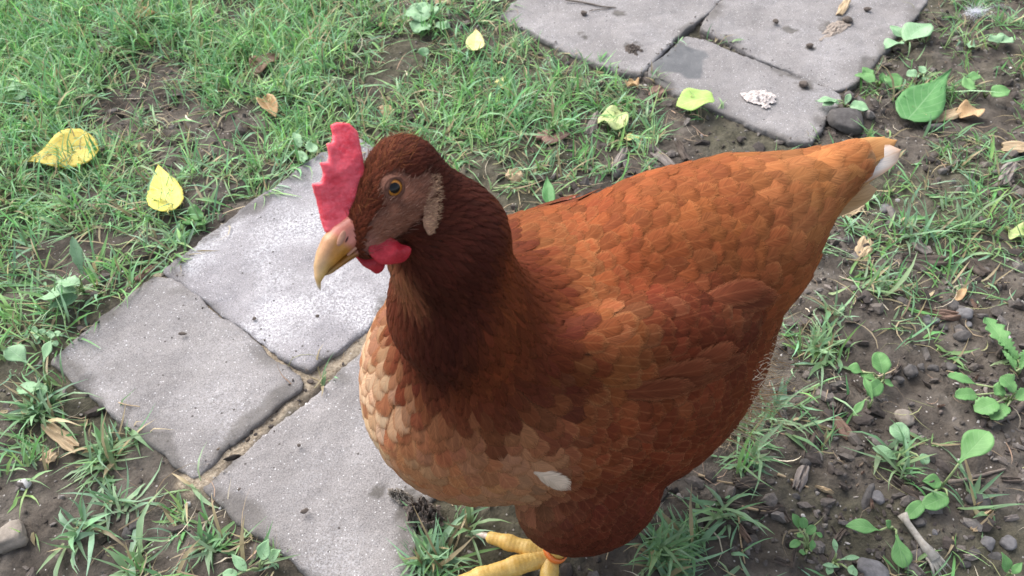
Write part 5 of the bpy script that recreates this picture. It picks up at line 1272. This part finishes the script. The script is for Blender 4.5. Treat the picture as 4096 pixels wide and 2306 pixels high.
weed('broadleaf_weed', 'weed with leaves spread at the right end of the slab joint', (3520, 335), [((3545, 305), (3600, 360), 56, .014, .008, 'ovate'), ((3500, 330), (3420, 300), 44, .010, .010, 'ovate'), ((3525, 335), (3530, 290), 30, .008, .018, 'lance'), ((3480, 310), (3450, 270), 36, .008, .012, 'ovate')], 0)
weed('broadleaf_weed', 'low leaves growing over the end of the damp-cornered slab', (3385, 430), [((3355, 415), (3262, 405), 44, .010, .008, 'ovate'), ((3400, 425), (3478, 440), 44, .008, .008, 'ovate'), ((3380, 420), (3400, 375), 28, .008, .016, 'lance'), ((3350, 400), (3290, 425), 26, .012, .010, 'lance')], 1)
weed('broadleaf_weed', 'paired oval leaves at the right border above the tan chip', (3950, 370), [((3900, 345), (3850, 345), 50, .010, .010, 'round'), ((3965, 380), (4042, 362), 46, .008, .012, 'ovate'), ((3915, 300), (3875, 320), 30, .012, .01, 'round')], 0)
weed('broadleaf_weed', 'pale leaf in the grass below the white down feather', (3985, 195), [((3990, 175), (3960, 140), 48, .010, .014, 'ovate'), ((4000, 170), (4045, 150), 44, .010, .012, 'ovate'), ((3900, 190), (3860, 178), 40, .006, .006, 'ovate')], 1)
weed('small_weed', 'tiny round-leaved seedling on the soil left of the big green leaf', (3690, 305), [((3675, 300), (3625, 300), 26, .006, .006, 'round'), ((3690, 295), (3685, 265), 30, .006, .008, 'round'), ((3695, 310), (3702, 325), 24, .006, .004, 'round')], 1)
weed('dock_weed', 'tall pale leaf above broad lobed leaves beside the small slab', (330, 1160), [((330, 1100), (288, 945), 56, .030, .060, 'lance'), ((305, 1165), (140, 1205), 84, .018, .010, 'ovate'), ((310, 1190), (195, 1235), 60, .012, .006, 'ovate'), ((320, 1140), (220, 1130), 60, .02, .02, 'ovate')], 1, lobes=.18, nteeth=4)
weed('dandelion', 'dandelion with pale long-stalked leaves at the left corner of the small slab', (195, 1540), [((110, 1455), (30, 1390), 84, .020, .028, 'spoon'), ((175, 1450), (205, 1360), 46, .024, .034, 'lance'), ((180, 1540), (150, 1580), 52, .012, .006, 'round'), ((165, 1555), (65, 1560), 60, .010, .006, 'lance')], 1, arch=.02)
weed('clover', 'clover-like sprig of tiny leaves beside the small slab', (205, 1375), [((150, 1340), (135, 1360), 26, .010, .008, 'round'), ((170, 1335), (172, 1315), 26, .012, .014, 'round'), ((195, 1350), (215, 1330), 30, .012, .014, 'round'), ((225, 1345), (240, 1325), 26, .012, .014, 'round'), ((215, 1365), (228, 1385), 26, .010, .008, 'round'), ((150, 1355), (150, 1378), 24, .008, .006, 'round'), ((120, 1330), (155, 1320), 30, .006, .006, 'lance')], 1)
weed('broadleaf_weed', 'three upright oval leaves against the front slab at the bottom', (1040, 2275), [((1045, 2240), (1075, 2155), 60, .014, .026, 'ovate'), ((1075, 2240), (1125, 2200), 48, .012, .018, 'ovate'), ((985, 2285), (925, 2215), 46, .008, .012, 'ovate'), ((950, 2300), (890, 2295), 40, .006, .006, 'round')], 1, arch=.03)
weed('lobed_weed', 'pale lobed weed in the bare soil at the top middle', (1730, 95), [((1715, 75), (1625, 45), 74, .012, .014, 'round'), ((1705, 60), (1680, 10), 70, .012, .016, 'round'), ((1710, 95), (1650, 125), 64, .010, .008, 'round'), ((1740, 105), (1800, 115), 44, .008, .008, 'round'), ((1725, 60), (1740, 25), 50, .01, .014, 'round')], 1, lobes=.16, nteeth=4, teeth=.12)
weed('small_weed', 'single rounded seedling leaf in the soil under the lobed weed', (1690, 230), [((1695, 225), (1698, 190), 44, .004, .012, 'round')], 1)
weed('small_weed', 'crinkled pale leaves touching the comb at the slab edge', (1220, 612), [((1232, 605), (1265, 580), 44, .010, .012, 'round'), ((1228, 622), (1192, 640), 48, .008, .006, 'round'), ((1200, 590), (1178, 530), 40, .010, .012, 'round')], 1, teeth=.2, nteeth=5)
weed('small_weed', 'grey-green seedling leaves at the tip of the bright yellow leaf', (770, 890), [((762, 870), (810, 850), 60, .006, .006, 'round'), ((765, 895), (730, 890), 30, .005, .004, 'round'), ((780, 900), (830, 885), 28, .006, .005, 'round')], 2)
weed('small_weed', 'broad bluish leaf in the dense grass at the left border', (60, 355), [((80, 350), (35, 345), 56, .014, .016, 'round'), ((70, 380), (100, 390), 40, .012, .012, 'round')], 1)
weed('small_weed', 'pair of pale seedling leaves at the top near the upper left slab', (1960, 8), [((1965, 5), (2010, 0), 30, .006, .008, 'round'), ((1950, 5), (1925, -10), 34, .006, .008, 'round')], 1)
